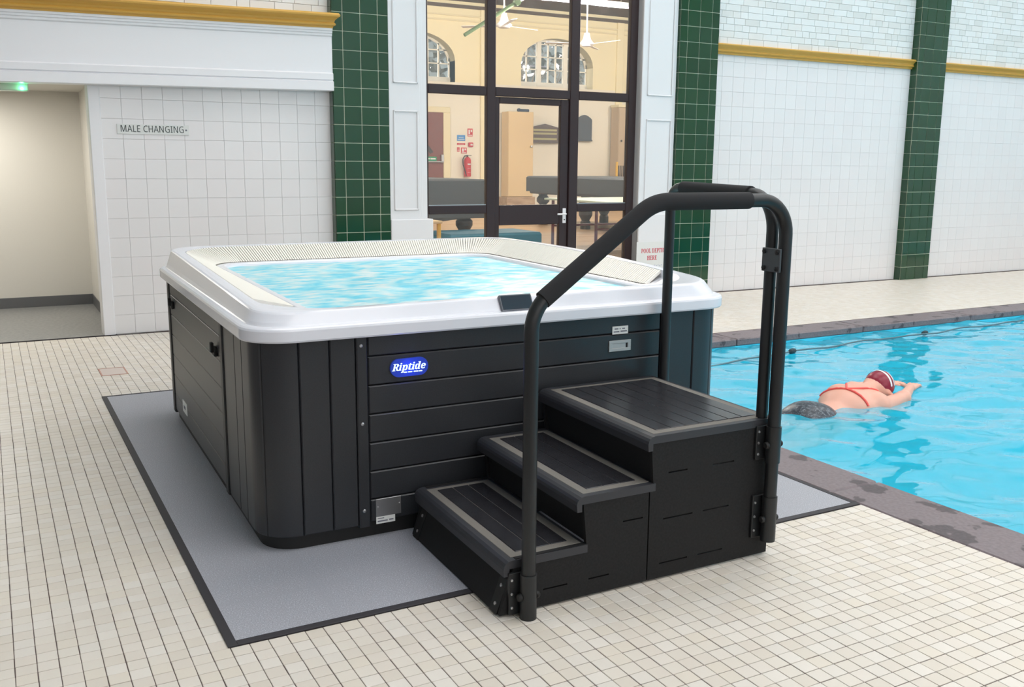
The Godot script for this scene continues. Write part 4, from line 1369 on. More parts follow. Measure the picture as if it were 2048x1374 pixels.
func arch_window(x0: float, x1: float, y0: float, yt: float, label: String) -> void:
	# recessed arched window: splayed reveal, frame with bars and panes
	var o := thing("window_arch", label, "window", Vector3.ZERO, 0, "", "structure")
	var cx := (x0 + x1) / 2
	var hw := (x1 - x0) / 2
	var spring := yt - hw * 0.62
	var outline := func(s: float, up: float) -> Array:
		var out: Array = [Vector2(cx - hw * s, y0 + up)]
		for k in 17:
			var a := PI - PI * k / 16.0
			out.append(Vector2(cx + cos(a) * hw * s, spring + sin(a) * hw * 0.62 * s))
		out.append(Vector2(cx + hw * s, y0 + up))
		return out
	var big: Array = outline.call(1.0, 0.0)
	var m := MB.new()
	# reveal
	var zf := RZ
	var zb := RZ - 0.35
	for k in big.size():
		var a: Vector2 = big[k]
		var b: Vector2 = big[(k + 1) % big.size()]
		var nn := Vector3(-(b.y - a.y), (b.x - a.x), 0).normalized()
		if nn.dot(Vector3(cx - a.x, spring - 0.3 - a.y, 0)) < 0: nn = -nn
		m.quad(Vector3(a.x, a.y, zf), Vector3(b.x, b.y, zf), Vector3(b.x, b.y, zb), Vector3(a.x, a.y, zb), nn)
	put("reveal", m, M.room_trim, o)
	var wf := mat(c8(238, 234, 222), 0.5)
	# frame: three lights
	var top := func(x: float) -> float:
		var u := clampf((x - cx) / hw, -1, 1)
		return spring + sqrt(maxf(0.0, 1 - u * u)) * hw * 0.62
	var bar := func(xa: float, xb: float, ya: float, yb: float, called: String, z := 0.05) -> void:
		if yb - ya < 0.02 or xb - xa < 0.01: return
		solid(called, Vector3(xa, ya, zb), Vector3(xb, yb, zb + z), wf, o)
	var lights := [[x0 + 0.02, cx - hw * 0.42], [cx - hw * 0.32, cx + hw * 0.32], [cx + hw * 0.42, x1 - 0.02]]
	bar.call(x0, x1, y0, y0 + 0.14, "sill_rail", 0.06)
	for e: float in [cx - hw * 0.37, cx + hw * 0.37]:
		bar.call(e - hw * 0.055, e + hw * 0.055, y0, top.call(e) - 0.01, "mullion", 0.07)
	for li in 3:
		var l: Array = lights[li]
		var cols := 3 if li == 1 else 2
		for k in range(0, cols + 1):
			var x: float = lerpf(l[0], l[1], k / float(cols))
			bar.call(x - 0.018, x + 0.018, y0 + 0.1, top.call(x) - 0.03, "glazing_bar", 0.04)
		for k in range(1, 4):
			var y := y0 + 0.14 + k * 0.33
			var lim: float = minf(top.call(l[0] + 0.1), top.call(l[1] - 0.1))
			if y < lim: bar.call(l[0], l[1], y - 0.014, y + 0.014, "glazing_bar", 0.04)
	# arched head of the frame
	m = MB.new()
	var sm: Array = outline.call(0.93, 0.1)
	for k in range(1, big.size() - 2):
		var a: Vector2 = big[k]; var b: Vector2 = big[k + 1]
		var c: Vector2 = sm[k]; var d: Vector2 = sm[k + 1]
		m.quad(Vector3(a.x, a.y, zb + 0.04), Vector3(b.x, b.y, zb + 0.04), Vector3(d.x, d.y, zb + 0.04), Vector3(c.x, c.y, zb + 0.04), Vector3(0, 0, 1))
		m.quad(Vector3(c.x, c.y, zb + 0.04), Vector3(d.x, d.y, zb + 0.04), Vector3(d.x, d.y, zb), Vector3(c.x, c.y, zb), Vector3(0, -1, 0))
	put("arched_head", m, wf, o)
	m = MB.new()
	var gp := PackedVector2Array()
	for v2: Vector2 in big: gp.append(v2)
	m.prism(gp, Vector3(0, 0, zb + 0.01), Vector3.RIGHT, Vector3.UP, Vector3(0, 0, 0.004))
	put("pane", m, M.glass, o)

func build_room() -> void:
	var x0 := 0.9
	var x1 := 22.0
	var zi := -5.78
	# floor of boards, a step above the pool deck
	var f := thing("floor_room", "varnished timber board floor of the room behind the glass", "floor", Vector3.ZERO, 0, "", "structure")
	solid("base", Vector3(x0, 0.0, RZ - 0.4), Vector3(x1, RF - 0.012, zi), M.floor_grout, f)
	var bm := [M.room_floor_a, M.room_floor_a]
	var zz := zi
	var k := 0
	while zz > RZ:
		solid("floor_board", Vector3(x0, RF - 0.012, zz - 0.143), Vector3(x1, RF + rng.randf_range(-0.0008, 0.0008), zz), M.room_floor_a, f)
		zz -= 0.145
		k += 1
	# far wall with arched openings, built round them
	var w := thing("wall_room_far", "cream painted brick wall at the far end of the next room", "wall", Vector3.ZERO, 0, "", "structure")
	var wins := [[8.05, 10.15, 3.42, 4.60], [12.06, 14.30, 3.42, 4.68], [16.2, 18.4, 3.42, 4.68]]
	var split := 2.85
	var m := MB.new()
	m.box(Vector3(x0, 0, RZ - 0.36), Vector3(x1, 3.42, RZ))
	put("lower_wall", m, M.room_wall, w)
	m = MB.new()
	var xa := x0
	for wn in wins:
		m.box(Vector3(xa, 3.42, RZ - 0.36), Vector3(wn[0], 5.0, RZ))
		# spandrel over the arch
		var cx: float = (wn[0] + wn[1]) / 2
		var hw: float = (wn[1] - wn[0]) / 2
		var spring: float = wn[3] - hw * 0.62
		var poly := PackedVector2Array()
		poly.append(Vector2(wn[0], 5.0))
		for t in 17:
			var a := PI - PI * t / 16.0
			poly.append(Vector2(cx + cos(a) * hw, spring + sin(a) * hw * 0.62))
		poly.append(Vector2(wn[1], 5.0))
		m.prism(poly, Vector3(0, 0, RZ - 0.36), Vector3.RIGHT, Vector3.UP, Vector3(0, 0, 0.36))
		xa = wn[1]
	m.box(Vector3(xa, 3.42, RZ - 0.36), Vector3(x1, 5.0, RZ))
	m.box(Vector3(x0, 5.0, RZ - 0.36), Vector3(x1, 6.6, RZ))
	put("upper_wall", m, M.room_upper, w)
	for y: float in [4.90, 5.02]:
		solid("picture_rail", Vector3(x0, y, RZ), Vector3(x1, y + 0.035, RZ + 0.04), M.room_trim, w, 0.006)
	solid("eaves_board", Vector3(x0, 5.22, RZ), Vector3(x1, 5.3, RZ + 0.06), M.room_ceiling, w)
	for x: float in [10.86, 15.05]:
		solid("pilaster_strip", Vector3(x, RF, RZ), Vector3(x + 0.22, 5.3, RZ + 0.05), M.room_upper, w, 0.01)
	arch_window(8.05, 10.15, 3.42, 4.60, "arched white window with small panes above the brown door")
	arch_window(12.06, 14.30, 3.42, 4.68, "arched white window with small panes between the ceiling fans")
	# remaining shell
	w = thing("wall_room_side", "cream side walls of the next room", "wall", Vector3.ZERO, 0, "", "structure")
	solid("wall_near_side", Vector3(x0 - 0.3, 0, RZ - 0.4), Vector3(x0, 6.6, zi), M.room_wall, w)
	solid("wall_far_side", Vector3(x1, 0, RZ - 0.4), Vector3(x1 + 0.3, 6.6, zi), M.room_wall, w)
	solid("wall_over_screen", Vector3(x0, 3.5, zi - 0.1), Vector3(x1, 6.6, zi), M.room_upper, w)
	var c := thing("ceiling_room", "brown timber ceiling of the next room", "ceiling", Vector3.ZERO, 0, "", "structure")
	m = MB.new()
	var sl := PackedVector2Array([Vector2(RZ - 0.4, 5.28), Vector2(-16.5, 6.3), Vector2(zi, 6.3), Vector2(zi, 6.6), Vector2(RZ - 0.4, 6.6)])
	m.prism(sl, Vector3(x0, 0, 0), Vector3(0, 0, 1), Vector3.UP, Vector3(x1 - x0, 0, 0))
	put("boarding", m, M.room_ceiling, c)
	# steel brace
	m = MB.new()
	m.tube([Vector3(6.55, 3.45, -12.0), Vector3(7.54, 4.06, -12.0), Vector3(8.2, 4.45, -12.0)], 0.03, 10)
	m.lathe([Vector2(0.06, -0.04), Vector2(0.06, 0.04), Vector2(0, 0.04)], Vector3(7.5, 4.04, -11.96), Vector3(0, 0, 1), 12)
	m.tube([Vector3(8.2, 4.45, -12.0), Vector3(9.6, 6.4, -12.0)], 0.03, 10)
	tag(put("roof_brace", m, M.green_steel), "pale green steel roof brace near the ceiling fan", "roof brace")
	# strip lights
	for s in [[7.0, 8.59, -12.0], [8.76, 9.79, -12.0], [4.4, 5.9, -8.0], [12.0, 13.6, -12.0], [14.6, 16.2, -15.0], [9.6, 11.2, -8.0], [5.0, 6.6, -16.0]]:
		var at := Vector3((s[0] + s[1]) / 2, 4.16 if s[2] == -12.0 else 4.6, s[2])
		var vis: bool = s[0] > 6.5 and s[0] < 9.0
		var lab := "lit fluorescent strip light hung right of the steel brace" if s[0] < 8.0 and vis else ("lit fluorescent strip light above the right ceiling fan" if vis else "lit fluorescent strip light hung further along the cream walled room")
		var t := thing("strip_light", lab, "light", at, 0, "fluorescent strip lights")
		var len: float = s[1] - s[0]
		var tm := mat(c8(250, 248, 255), 0.5)
		tm.emission_enabled = true
		tm.emission = c8(240, 226, 255)
		tm.emission_energy_multiplier = 2.2
		m = MB.new()
		m.tube([Vector3(-len / 2, -0.02, 0), Vector3(len / 2, -0.02, 0)], 0.02, 10)
		put("tube", m, tm, t)
		solid("batten", Vector3(-len / 2, 0.01, -0.03), Vector3(len / 2, 0.06, 0.03), M.white_paint, t, 0.004)
		for hx: float in [-len / 3, len / 3]:
			m = MB.new()
			m.tube([Vector3(hx, 0.06, 0), Vector3(hx, 2.1, 0)], 0.006, 6)
			put("hanger", m, M.chrome, t)
		var al := OmniLight3D.new()
		al.name = "glow"
		al.position = Vector3(0, -0.1, 0)
		al.light_color = Color(1.0, 0.97, 0.92)
		al.light_energy = 8.5
		al.light_size = 0.1
		al.omni_range = 40.0
		al.shadow_enabled = true
		t.add_child(al)
	# ceiling fans
	for s in [[8.08, 3.895, -13.5, 0.25, "white ceiling fan on a thin rod beside the steel brace"], [9.885, 3.68, -13.5, 0.75, "white ceiling fan in front of the arched window's right end"]]:
		var fan := thing("ceiling_fan", s[4], "fan", Vector3(s[0], s[1], s[2]), s[3], "ceiling fans")
		m = MB.new()
		m.tube([Vector3(0, 0.1, 0), Vector3(0, 6.3 - s[1], 0)], 0.015, 8)
		put("rod", m, M.white_paint, fan)
		m = MB.new()
		m.lathe([Vector2(0, 0.2), Vector2(0.05, 0.2), Vector2(0.08, 0.08), Vector2(0.12, 0.03), Vector2(0.15, 0.0), Vector2(0.1, -0.05), Vector2(0, -0.06)], Vector3.ZERO, Vector3.UP, 16)
		put("motor", m, M.white_paint, fan)
		for b in 3:
			m = MB.new()
			m.box(Vector3(0.1, -0.012, -0.055), Vector3(0.82, -0.004, 0.055), 0.003, Transform3D(Basis(Vector3.UP, TAU * b / 3.0) * Basis(Vector3.RIGHT, 0.18), Vector3.ZERO))
			put("blade", m, M.white_paint, fan)
	# brown door on the left of the far wall
	var d := thing("door_2", "brown timber fire door in a cream frame with a green notice", "door", Vector3.ZERO, 0, "", "structure")
	solid("leaf", Vector3(8.6, RF, RZ), Vector3(9.80, 2.66, RZ + 0.03), M.brown_door, d)
	solid("frame_head", Vector3(8.5, 2.66, RZ), Vector3(9.99, 2.80, RZ + 0.06), M.room_trim, d, 0.01)
	solid("frame_side", Vector3(9.80, RF, RZ), Vector3(9.99, 2.66, RZ + 0.06), M.room_trim, d, 0.01)
	m = MB.new()
	m.box(Vector3(9.0, 1.75, RZ + 0.03), Vector3(9.08, 2.55, RZ + 0.06))
	m.prism(PackedVector2Array([Vector2(9.08, 2.12), Vector2(9.16, 2.12), Vector2(9.52, 1.68), Vector2(9.44, 1.64)]), Vector3(0, 0, RZ + 0.03), Vector3.RIGHT, Vector3.UP, Vector3(0, 0, 0.02))
	put("brace", m, M.dark_leg, d)
	solid("push_bar", Vector3(8.9, 1.425, RZ + 0.06), Vector3(9.78, 1.455, RZ + 0.1), M.chrome, d, 0.008)
	solid("bar_end", Vector3(9.72, 1.42, RZ + 0.03), Vector3(9.79, 1.62, RZ + 0.1), M.chrome, d, 0.006)
	var gs := solid("door_notice", Vector3(9.2, 1.46, RZ + 0.032), Vector3(9.61, 1.565, RZ + 0.042), M.sign_green, d)
	m = MB.new()
	for s in [[9.24, 9.33], [9.35, 9.42], [9.44, 9.58]]:
		m.box(Vector3(s[0], 1.495, RZ + 0.042), Vector3(s[1], 1.53, RZ + 0.045))
	put("notice_print", m, M.paper, gs)
	# wall notices
	var nt := [[10.2, 1.97, 10.43, 2.117, M.sign_blue, "blue square notice on the cream wall above the fire extinguisher"], [10.5, 2.088, 10.645, 2.286, M.sign_red, "tall red and white fire notice, highest of the wall notices"], [10.2, 1.87, 10.43, 1.916, M.sign_red, "narrow red strip notice under the blue notice"], [10.314, 1.656, 10.475, 1.805, M.sign_red, "red and white notice just above the fire extinguisher"], [10.2, 1.70, 10.27, 1.81, M.sign_red, "small red notice left of the notice over the extinguisher"]]
	for s in nt:
		var no := thing("wall_notice", s[5], "notice", Vector3(s[0], s[1], RZ))
		solid("panel", Vector3.ZERO, Vector3(s[2] - s[0], s[3] - s[1], 0.01), s[4], no)
		m = MB.new()
		var ww: float = s[2] - s[0]
		var hh: float = s[3] - s[1]
		if hh > 0.12 and s[4] == M.sign_red:
			m.box(Vector3(ww * 0.15, hh * 0.3, 0.01), Vector3(ww * 0.45, hh * 0.85, 0.013))
			m.box(Vector3(ww * 0.6, hh * 0.55, 0.01), Vector3(ww * 0.85, hh * 0.85, 0.013))
			m.box(Vector3(ww * 0.1, hh * 0.1, 0.01), Vector3(ww * 0.9, hh * 0.2, 0.013))
		else:
			m.box(Vector3(ww * 0.08, hh * 0.22, 0.01), Vector3(ww * 0.92, hh * 0.3, 0.013))
			m.box(Vector3(ww * 0.2, hh * 0.55, 0.01), Vector3(ww * 0.8, hh * 0.62, 0.013))
		put("print", m, M.paper, no)
	var cp := thing("call_point", "small red fire alarm call point on the cream wall", "alarm", Vector3(10.515, 1.825, RZ))
	solid("box", Vector3.ZERO, Vector3(0.125, 0.11, 0.06), M.sign_red, cp, 0.01)
	solid("window_plate", Vector3(0.04, 0.035, 0.06), Vector3(0.105, 0.075, 0.064), M.paper, cp)
	var ex := thing("fire_extinguisher", "red fire extinguisher with black hose hung on the cream wall", "fire extinguisher", Vector3(10.44, 1.07, RZ + 0.12))
	m = MB.new()
	m.lathe([Vector2(0, 0), Vector2(0.085, 0.0), Vector2(0.092, 0.012), Vector2(0.092, 0.42), Vector2(0.075, 0.46), Vector2(0.035, 0.49), Vector2(0.03, 0.5), Vector2(0, 0.5)], Vector3.ZERO, Vector3.UP, 18)
	put("cylinder", m, M.red, ex)
	m = MB.new()
	m.tube([Vector3(0, 0.5, 0), Vector3(0, 0.54, 0)], 0.022, 10)
	m.box(Vector3(-0.02, 0.53, -0.012), Vector3(0.11, 0.545, 0.012))
	put("valve", m, M.black, ex)
	m = MB.new()
	m.tube([Vector3(-0.02, 0.53, 0.02), Vector3(-0.1, 0.52, 0.03), Vector3(-0.15, 0.44, 0.04), Vector3(-0.15, 0.3, 0.05), Vector3(-0.1, 0.15, 0.06), Vector3(-0.06, 0.02, 0.06)], 0.013, 8)
	put("hose", m, M.black, ex)
	for yy: float in [0.1, 0.2, 0.3]:
		solid("label_print", Vector3(-0.037, yy, 0.083), Vector3(0.046, yy + (0.03 if yy > 0.25 else 0.005), 0.095), M.paper, ex)
	# cupboard doors
	var cu := thing("tall_cupboard", "tall pale pine cupboard with a round knob on a low plinth", "cupboard", Vector3(11.83, RF, RZ + 0.27))
	solid("plinth", Vector3(-0.45, 0, -0.2), Vector3(0.4, 0.25, 0.25), M.room_floor_a, cu, 0.005)
	solid("body", Vector3(-0.375, 0.255, -0.2), Vector3(0.375, 2.43, 0.16), M.pine, cu, 0.004)
	solid("door", Vector3(-0.37, 0.265, 0.162), Vector3(0.345, 2.425, 0.18), M.pine, cu, 0.003)
	m = MB.new()
	m.lathe([Vector2(0.012, 0), Vector2(0.015, 0.03), Vector2(0.035, 0.04), Vector2(0.03, 0.06), Vector2(0, 0.065)], Vector3(0.29, 1.55, 0.18), Vector3(0, 0, 1), 10)
	put("knob", m, M.chrome, cu)
	var it := thing("rolled_kit", "small dark bundle of kit lying on top of the pine cupboard", "bundle", Vector3(11.95, RF + 2.43, RZ + 0.25))
	m = MB.new()
	m.tube([Vector3(-0.15, 0.045, 0.05), Vector3(0.18, 0.045, 0.05)], 0.035, 8)
	m.lathe([Vector2(0, -0.045), Vector2(0.045, -0.02), Vector2(0.045, 0.02), Vector2(0, 0.045)], Vector3(-0.12, 0.05, 0.06), Vector3(0, 0, 1), 10)
	put("bundle", m, mat(c8(58, 64, 84), 0.7), it)
	var ho := thing("honours_board", "brown honours board with gold strips and a pointed top", "board", Vector3(12.75, 1.98, RZ + 0.065))
	m = MB.new()
	m.prism(PackedVector2Array([Vector2(-0.42, 0), Vector2(0.42, 0), Vector2(0.42, 0.39), Vector2(0.0, 0.48), Vector2(-0.42, 0.39)]), Vector3.ZERO, Vector3.RIGHT, Vector3.UP, Vector3(0, 0, 0.05))
	m.box(Vector3(-0.46, -0.02, 0), Vector3(0.46, 0.02, 0.08), 0.005)
	m.box(Vector3(-0.45, 0.36, 0), Vector3(0.45, 0.385, 0.07), 0.005)
	put("panel", m, M.honour, ho)
	for y: float in [0.06, 0.2, 0.29]:
		solid("name_strip", Vector3(-0.36, y, 0.05), Vector3(0.36, y + 0.05, 0.056), M.honour_strip, ho)
	var bb := thing("slate_scoreboard", "dark grey scoreboard with a curved top on the cream wall", "board", Vector3(14.0, 2.05, RZ + 0.065))
	m = MB.new()
	var cur := PackedVector2Array([Vector2(-0.24, 0), Vector2(0.24, 0), Vector2(0.24, 0.55)])
	for t in 9:
		var a := t / 8.0
		cur.append(Vector2(0.22 - a * 0.44, 0.58 + sin(a * PI) * 0.1))
	cur.append(Vector2(-0.24, 0.55))
	m.prism(cur, Vector3.ZERO, Vector3.RIGHT, Vector3.UP, Vector3(0, 0, 0.04))
	put("panel", m, M.board_grey, bb)
	solid("ledge", Vector3(-0.25, -0.02, 0), Vector3(0.25, 0.015, 0.07), M.board_grey, bb, 0.004)
	var c2 := thing("tall_locker", "greyish beige tall locker right of the curved scoreboard", "cupboard", Vector3(15.3, RF, RZ + 0.27))
	solid("body", Vector3(-0.41, 0, -0.2), Vector3(0.41, 2.65, 0.16), M.pine_pale, c2, 0.004)
	solid("cornice", Vector3(-0.44, 2.65, -0.2), Vector3(0.44, 2.72, 0.2), M.room_trim, c2, 0.01)
	solid("door", Vector3(-0.4, 0.02, 0.162), Vector3(0.4, 2.64, 0.18), M.pine_pale, c2, 0.003)
	m = MB.new()
	m.lathe([Vector2(0.012, 0), Vector2(0.03, 0.04), Vector2(0, 0.06)], Vector3(-0.33, 1.75, 0.18), Vector3(0, 0, 1), 8)
	put("knob", m, M.dark_leg, c2)
	# covered snooker tables
	for s in [[3.75, 5.58, -12.7, -9.3, "covered full-size snooker table in front of the brown fire door"], [8.3, 10.1, -13.0, -9.6, "covered snooker table with turned legs in front of the pine cupboard"]]:
		var t := thing("snooker_table", s[4], "table", Vector3((s[0] + s[1]) / 2, RF, (s[2] + s[3]) / 2), 0, "covered snooker tables")
		var hx: float = (s[1] - s[0]) / 2
		var hz: float = (s[3] - s[2]) / 2
		m = MB.new()
		# dust cover: draped sheet, top slightly sagging, hem lower along the near side
		var n := 24
		var hem := func(u: float, ph: float) -> float: return 0.60 + 0.012 * sin(u * 2.0 + ph) if s[0] > 8.0 else 0.30 + 0.05 * sin(u * 0.8 + ph)
		var top := 0.88
		m.quad(Vector3(-hx + 0.03, top, -hz + 0.03), Vector3(hx - 0.03, top, -hz + 0.03), Vector3(hx - 0.03, top, hz - 0.03), Vector3(-hx + 0.03, top, hz - 0.03), Vector3.UP)
		var edge: Array = []
		for kk in n: edge.append(Vector2(-hx, -hz).lerp(Vector2(hx, -hz), kk / float(n)))
		for kk in n: edge.append(Vector2(hx, -hz).lerp(Vector2(hx, hz), kk / float(n)))
		for kk in n: edge.append(Vector2(hx, hz).lerp(Vector2(-hx, hz), kk / float(n)))
		for kk in n: edge.append(Vector2(-hx, hz).lerp(Vector2(-hx, -hz), kk / float(n)))
		for kk in edge.size():
			var a: Vector2 = edge[kk]
			var b: Vector2 = edge[(kk + 1) % edge.size()]
			var ia := a * Vector2((hx - 0.03) / hx, (hz - 0.03) / hz)
			var ib := b * Vector2((hx - 0.03) / hx, (hz - 0.03) / hz)
			var nn := Vector3(-(a - b).y, 0, (a - b).x).normalized()
			if nn.dot(Vector3(a.x / hx, 0, a.y / hz)) < 0: nn = -nn
			var fold := 0.02 * sin(kk * 1.7) 
			var fold2 := 0.02 * sin((kk + 1) * 1.7)
			m.quad(Vector3(ia.x, top, ia.y), Vector3(ib.x, top, ib.y), Vector3(b.x, top - 0.025, b.y), Vector3(a.x, top - 0.025, a.y), (nn + Vector3.UP).normalized())
			var la := hem.call(kk * 0.2, 0.0) as float
			var lb := hem.call((kk + 1) * 0.2, 0.0) as float
			m.quad(Vector3(a.x, top - 0.025, a.y), Vector3(b.x, top - 0.025, b.y), Vector3(b.x, lb, b.y) + nn * fold2, Vector3(a.x, la, a.y) + nn * fold, nn)
		put("dust_cover", m, M.cover, t, "grey plastic dust cover")
		solid("table_bed", Vector3(-hx + 0.05, 0.56, -hz + 0.03), Vector3(hx - 0.03, top - 0.01, hz - 0.03), M.dark_leg, t, 0.02)
		for lx: float in [-hx + 0.22, hx - 0.22]:
			for lz: float in [-hz + 0.25, 0.0, hz - 0.25]:
				m = MB.new()
				m.lathe([Vector2(0, 0), Vector2(0.09, 0), Vector2(0.09, 0.12), Vector2(0.07, 0.15), Vector2(0.12, 0.24), Vector2(0.12, 0.3), Vector2(0.06, 0.36), Vector2(0.12, 0.42), Vector2(0.12, 0.48), Vector2(0.08, 0.53), Vector2(0.1, 0.6), Vector2(0, 0.6)], Vector3(lx, 0, lz), Vector3.UP, 12)
				put("leg", m, M.dark_leg, t)
	# table tennis table with maroon legs
	var tt := thing("games_table", "pale green table top on maroon tube legs near the glazed door", "table", Vector3(6.7, RF, -7.6))
	solid("top", Vector3(-0.75, 0.63, -0.75), Vector3(0.75, 0.655, 0.75), M.pale_green, tt, 0.004)
	m = MB.new()
	m.tube([Vector3(-0.7, 0.0, -0.6), Vector3(-0.7, 0.63, -0.6)], 0.02, 8)
	m.tube([Vector3(0.7, 0.0, -0.6), Vector3(0.7, 0.63, -0.6)], 0.02, 8)
	m.tube([Vector3(-0.7, 0.3, -0.6), Vector3(0.7, 0.3, -0.6)], 0.014, 8)
	put("leg_frame", m, M.maroon, tt)
	m = MB.new()
	m.tube([Vector3(-0.55, 0.0, 0.2), Vector3(-0.55, 0.63, 0.2)], 0.02, 8)
	m.tube([Vector3(0.7, 0.0, 0.2), Vector3(0.7, 0.63, 0.2)], 0.02, 8)
	m.tube([Vector3(-0.55, 0.3, 0.2), Vector3(0.7, 0.22, 0.2)], 0.014, 8)
	put("leg_frame", m, M.maroon, tt)
	# blue gym mats and yellow chairs
	for s in [[4.5, -8.6, 1.35, 0.22, "low stack of dark teal gym mats under the covered snooker table"], [8.4, -8.6, 2.2, 0.22, "blue gym mat on the floor behind the games table"]]:
		var gm := thing("gym_mat", s[4], "mat", Vector3(s[0], RF, s[1]), 0, "gym mats")
		solid("mat", Vector3(0, 0, -0.4), Vector3(s[2], s[3], 0.4), M.teal, gm, 0.03)
	for s in [[14.79, -19.2, "yellow framed chair standing before the beige locker"], [3.66, -7.4, "yellow framed chair partly hidden by the white pilaster"]]:
		var ch := thing("yellow_chair", s[2], "chair", Vector3(s[0], RF, s[1]), 0, "yellow framed chairs")
		for lx: float in [-0.17, 0.17]:
			solid("back_leg", Vector3(lx - 0.03, 0, -0.02), Vector3(lx + 0.03, 1.18 if s[0] > 10 else 0.78, 0.02), M.yellow, ch, 0.006)
			solid("front_leg", Vector3(lx - 0.02, 0, 0.36), Vector3(lx + 0.02, 0.44, 0.4), M.yellow, ch, 0.006)
		solid("seat", Vector3(-0.2, 0.44, -0.02), Vector3(0.2, 0.47, 0.42), M.pine, ch, 0.006)
		for b in 5:
			solid("back_slat", Vector3(-0.12 + b * 0.055, 0.6, -0.01), Vector3(-0.1 + b * 0.055, 1.08 if s[0] > 10 else 0.72, 0.01), M.dark_leg, ch)
	var gr := thing("floor_outside", "bare ground outside the arched windows", "ground", Vector3.ZERO, 0, "", "structure")
	solid("ground", Vector3(-10, -0.3, -45), Vector3(35, 0.0, RZ - 0.42), M.leaf, gr)
	# bare trees outside the arched windows
	for s in [[8.6, -23.5], [13.4, -23.5], [18.0, -23.5]]:
		var tr := thing("bare_tree", "bare winter tree outside the arched windows", "tree", Vector3(s[0], 0, s[1]), 0, "trees outside the windows")
		m = MB.new()
		branch(m, Vector3.ZERO, Vector3(rng.randf_range(-0.1, 0.1), 1, 0).normalized(), 2.6, 0.11, 0)
		put("branches", m, M.bark, tr)
	var hg := thing("hedge", "tall grey green hedge outside the arched windows", "hedge", Vector3(12, 0, -30.0))
	m = MB.new()
	m.box(Vector3(-6, 0, -0.1), Vector3(11, 1.0, 0.1))
	for kk in 4200:
		var p := Vector3(rng.randf_range(-6, 11), rng.randf_range(0.2, 8.5), rng.randf_range(-0.6, 0.6))
		m.box(-Vector3(0.2, 0.09, 0.1), Vector3(0.2, 0.09, 0.1), 0.0, Transform3D(Basis(Vector3(rng.randf() - 0.5, rng.randf() - 0.5, 1.0).normalized(), rng.randf_range(-1.2, 1.2)), p))
	tag(put("foliage", m, M.leaf, hg), "", "", "", "stuff")

func branch(m: MB, at: Vector3, dir: Vector3, len: float, r: float, depth: int) -> void:
	var end := at + dir * len
	m.tube([at, at.lerp(end, 0.5) + Vector3(rng.randf_range(-0.05, 0.05), 0, rng.randf_range(-0.05, 0.05)), end], [r, r * 0.85, r * 0.65], 5, false)
	if depth >= 4: return
	for k in (3 if depth < 3 else 2):
		var d := (dir + Vector3(rng.randf_range(-0.9, 0.9), rng.randf_range(-0.2, 0.5), rng.randf_range(-0.5, 0.5))).normalized()
		branch(m, end if k < 2 else at.lerp(end, 0.7), d, len * rng.randf_range(0.5, 0.72), r * 0.55, depth + 1)

# ---------- swimmer ----------
func capsule(p: Vector3, a: Vector3, b: Vector3, ra: float, rb: float) -> float:
	var ab := b - a
	var t := clampf((p - a).dot(ab) / maxf(ab.length_squared(), 1e-9), 0.0, 1.0)
	return p.distance_to(a + ab * t) - lerpf(ra, rb, t)

func field(p: Vector3, bones: Array, k: float) -> float:
	var d := 1e9
	for b in bones:
		var q := p
		var e: float
		if b.size() > 4:
			# flattened bone: squash across the vertical
			var c: Vector3 = (b[0] + b[1]) * 0.5
			q = Vector3(p.x, c.y + (p.y - c.y) / b[4], p.z)
			e = capsule(q, Vector3(b[0].x, c.y + (b[0].y - c.y) / b[4], b[0].z), Vector3(b[1].x, c.y + (b[1].y - c.y) / b[4], b[1].z), b[2], b[3]) * minf(1.0, b[4])
		else:
			e = capsule(q, b[0], b[1], b[2], b[3])
		var h := clampf(0.5 + 0.5 * (d - e) / k, 0.0, 1.0)
		d = lerpf(d, e, h) - k * h * (1.0 - h) if d < 1e8 else e
	return d

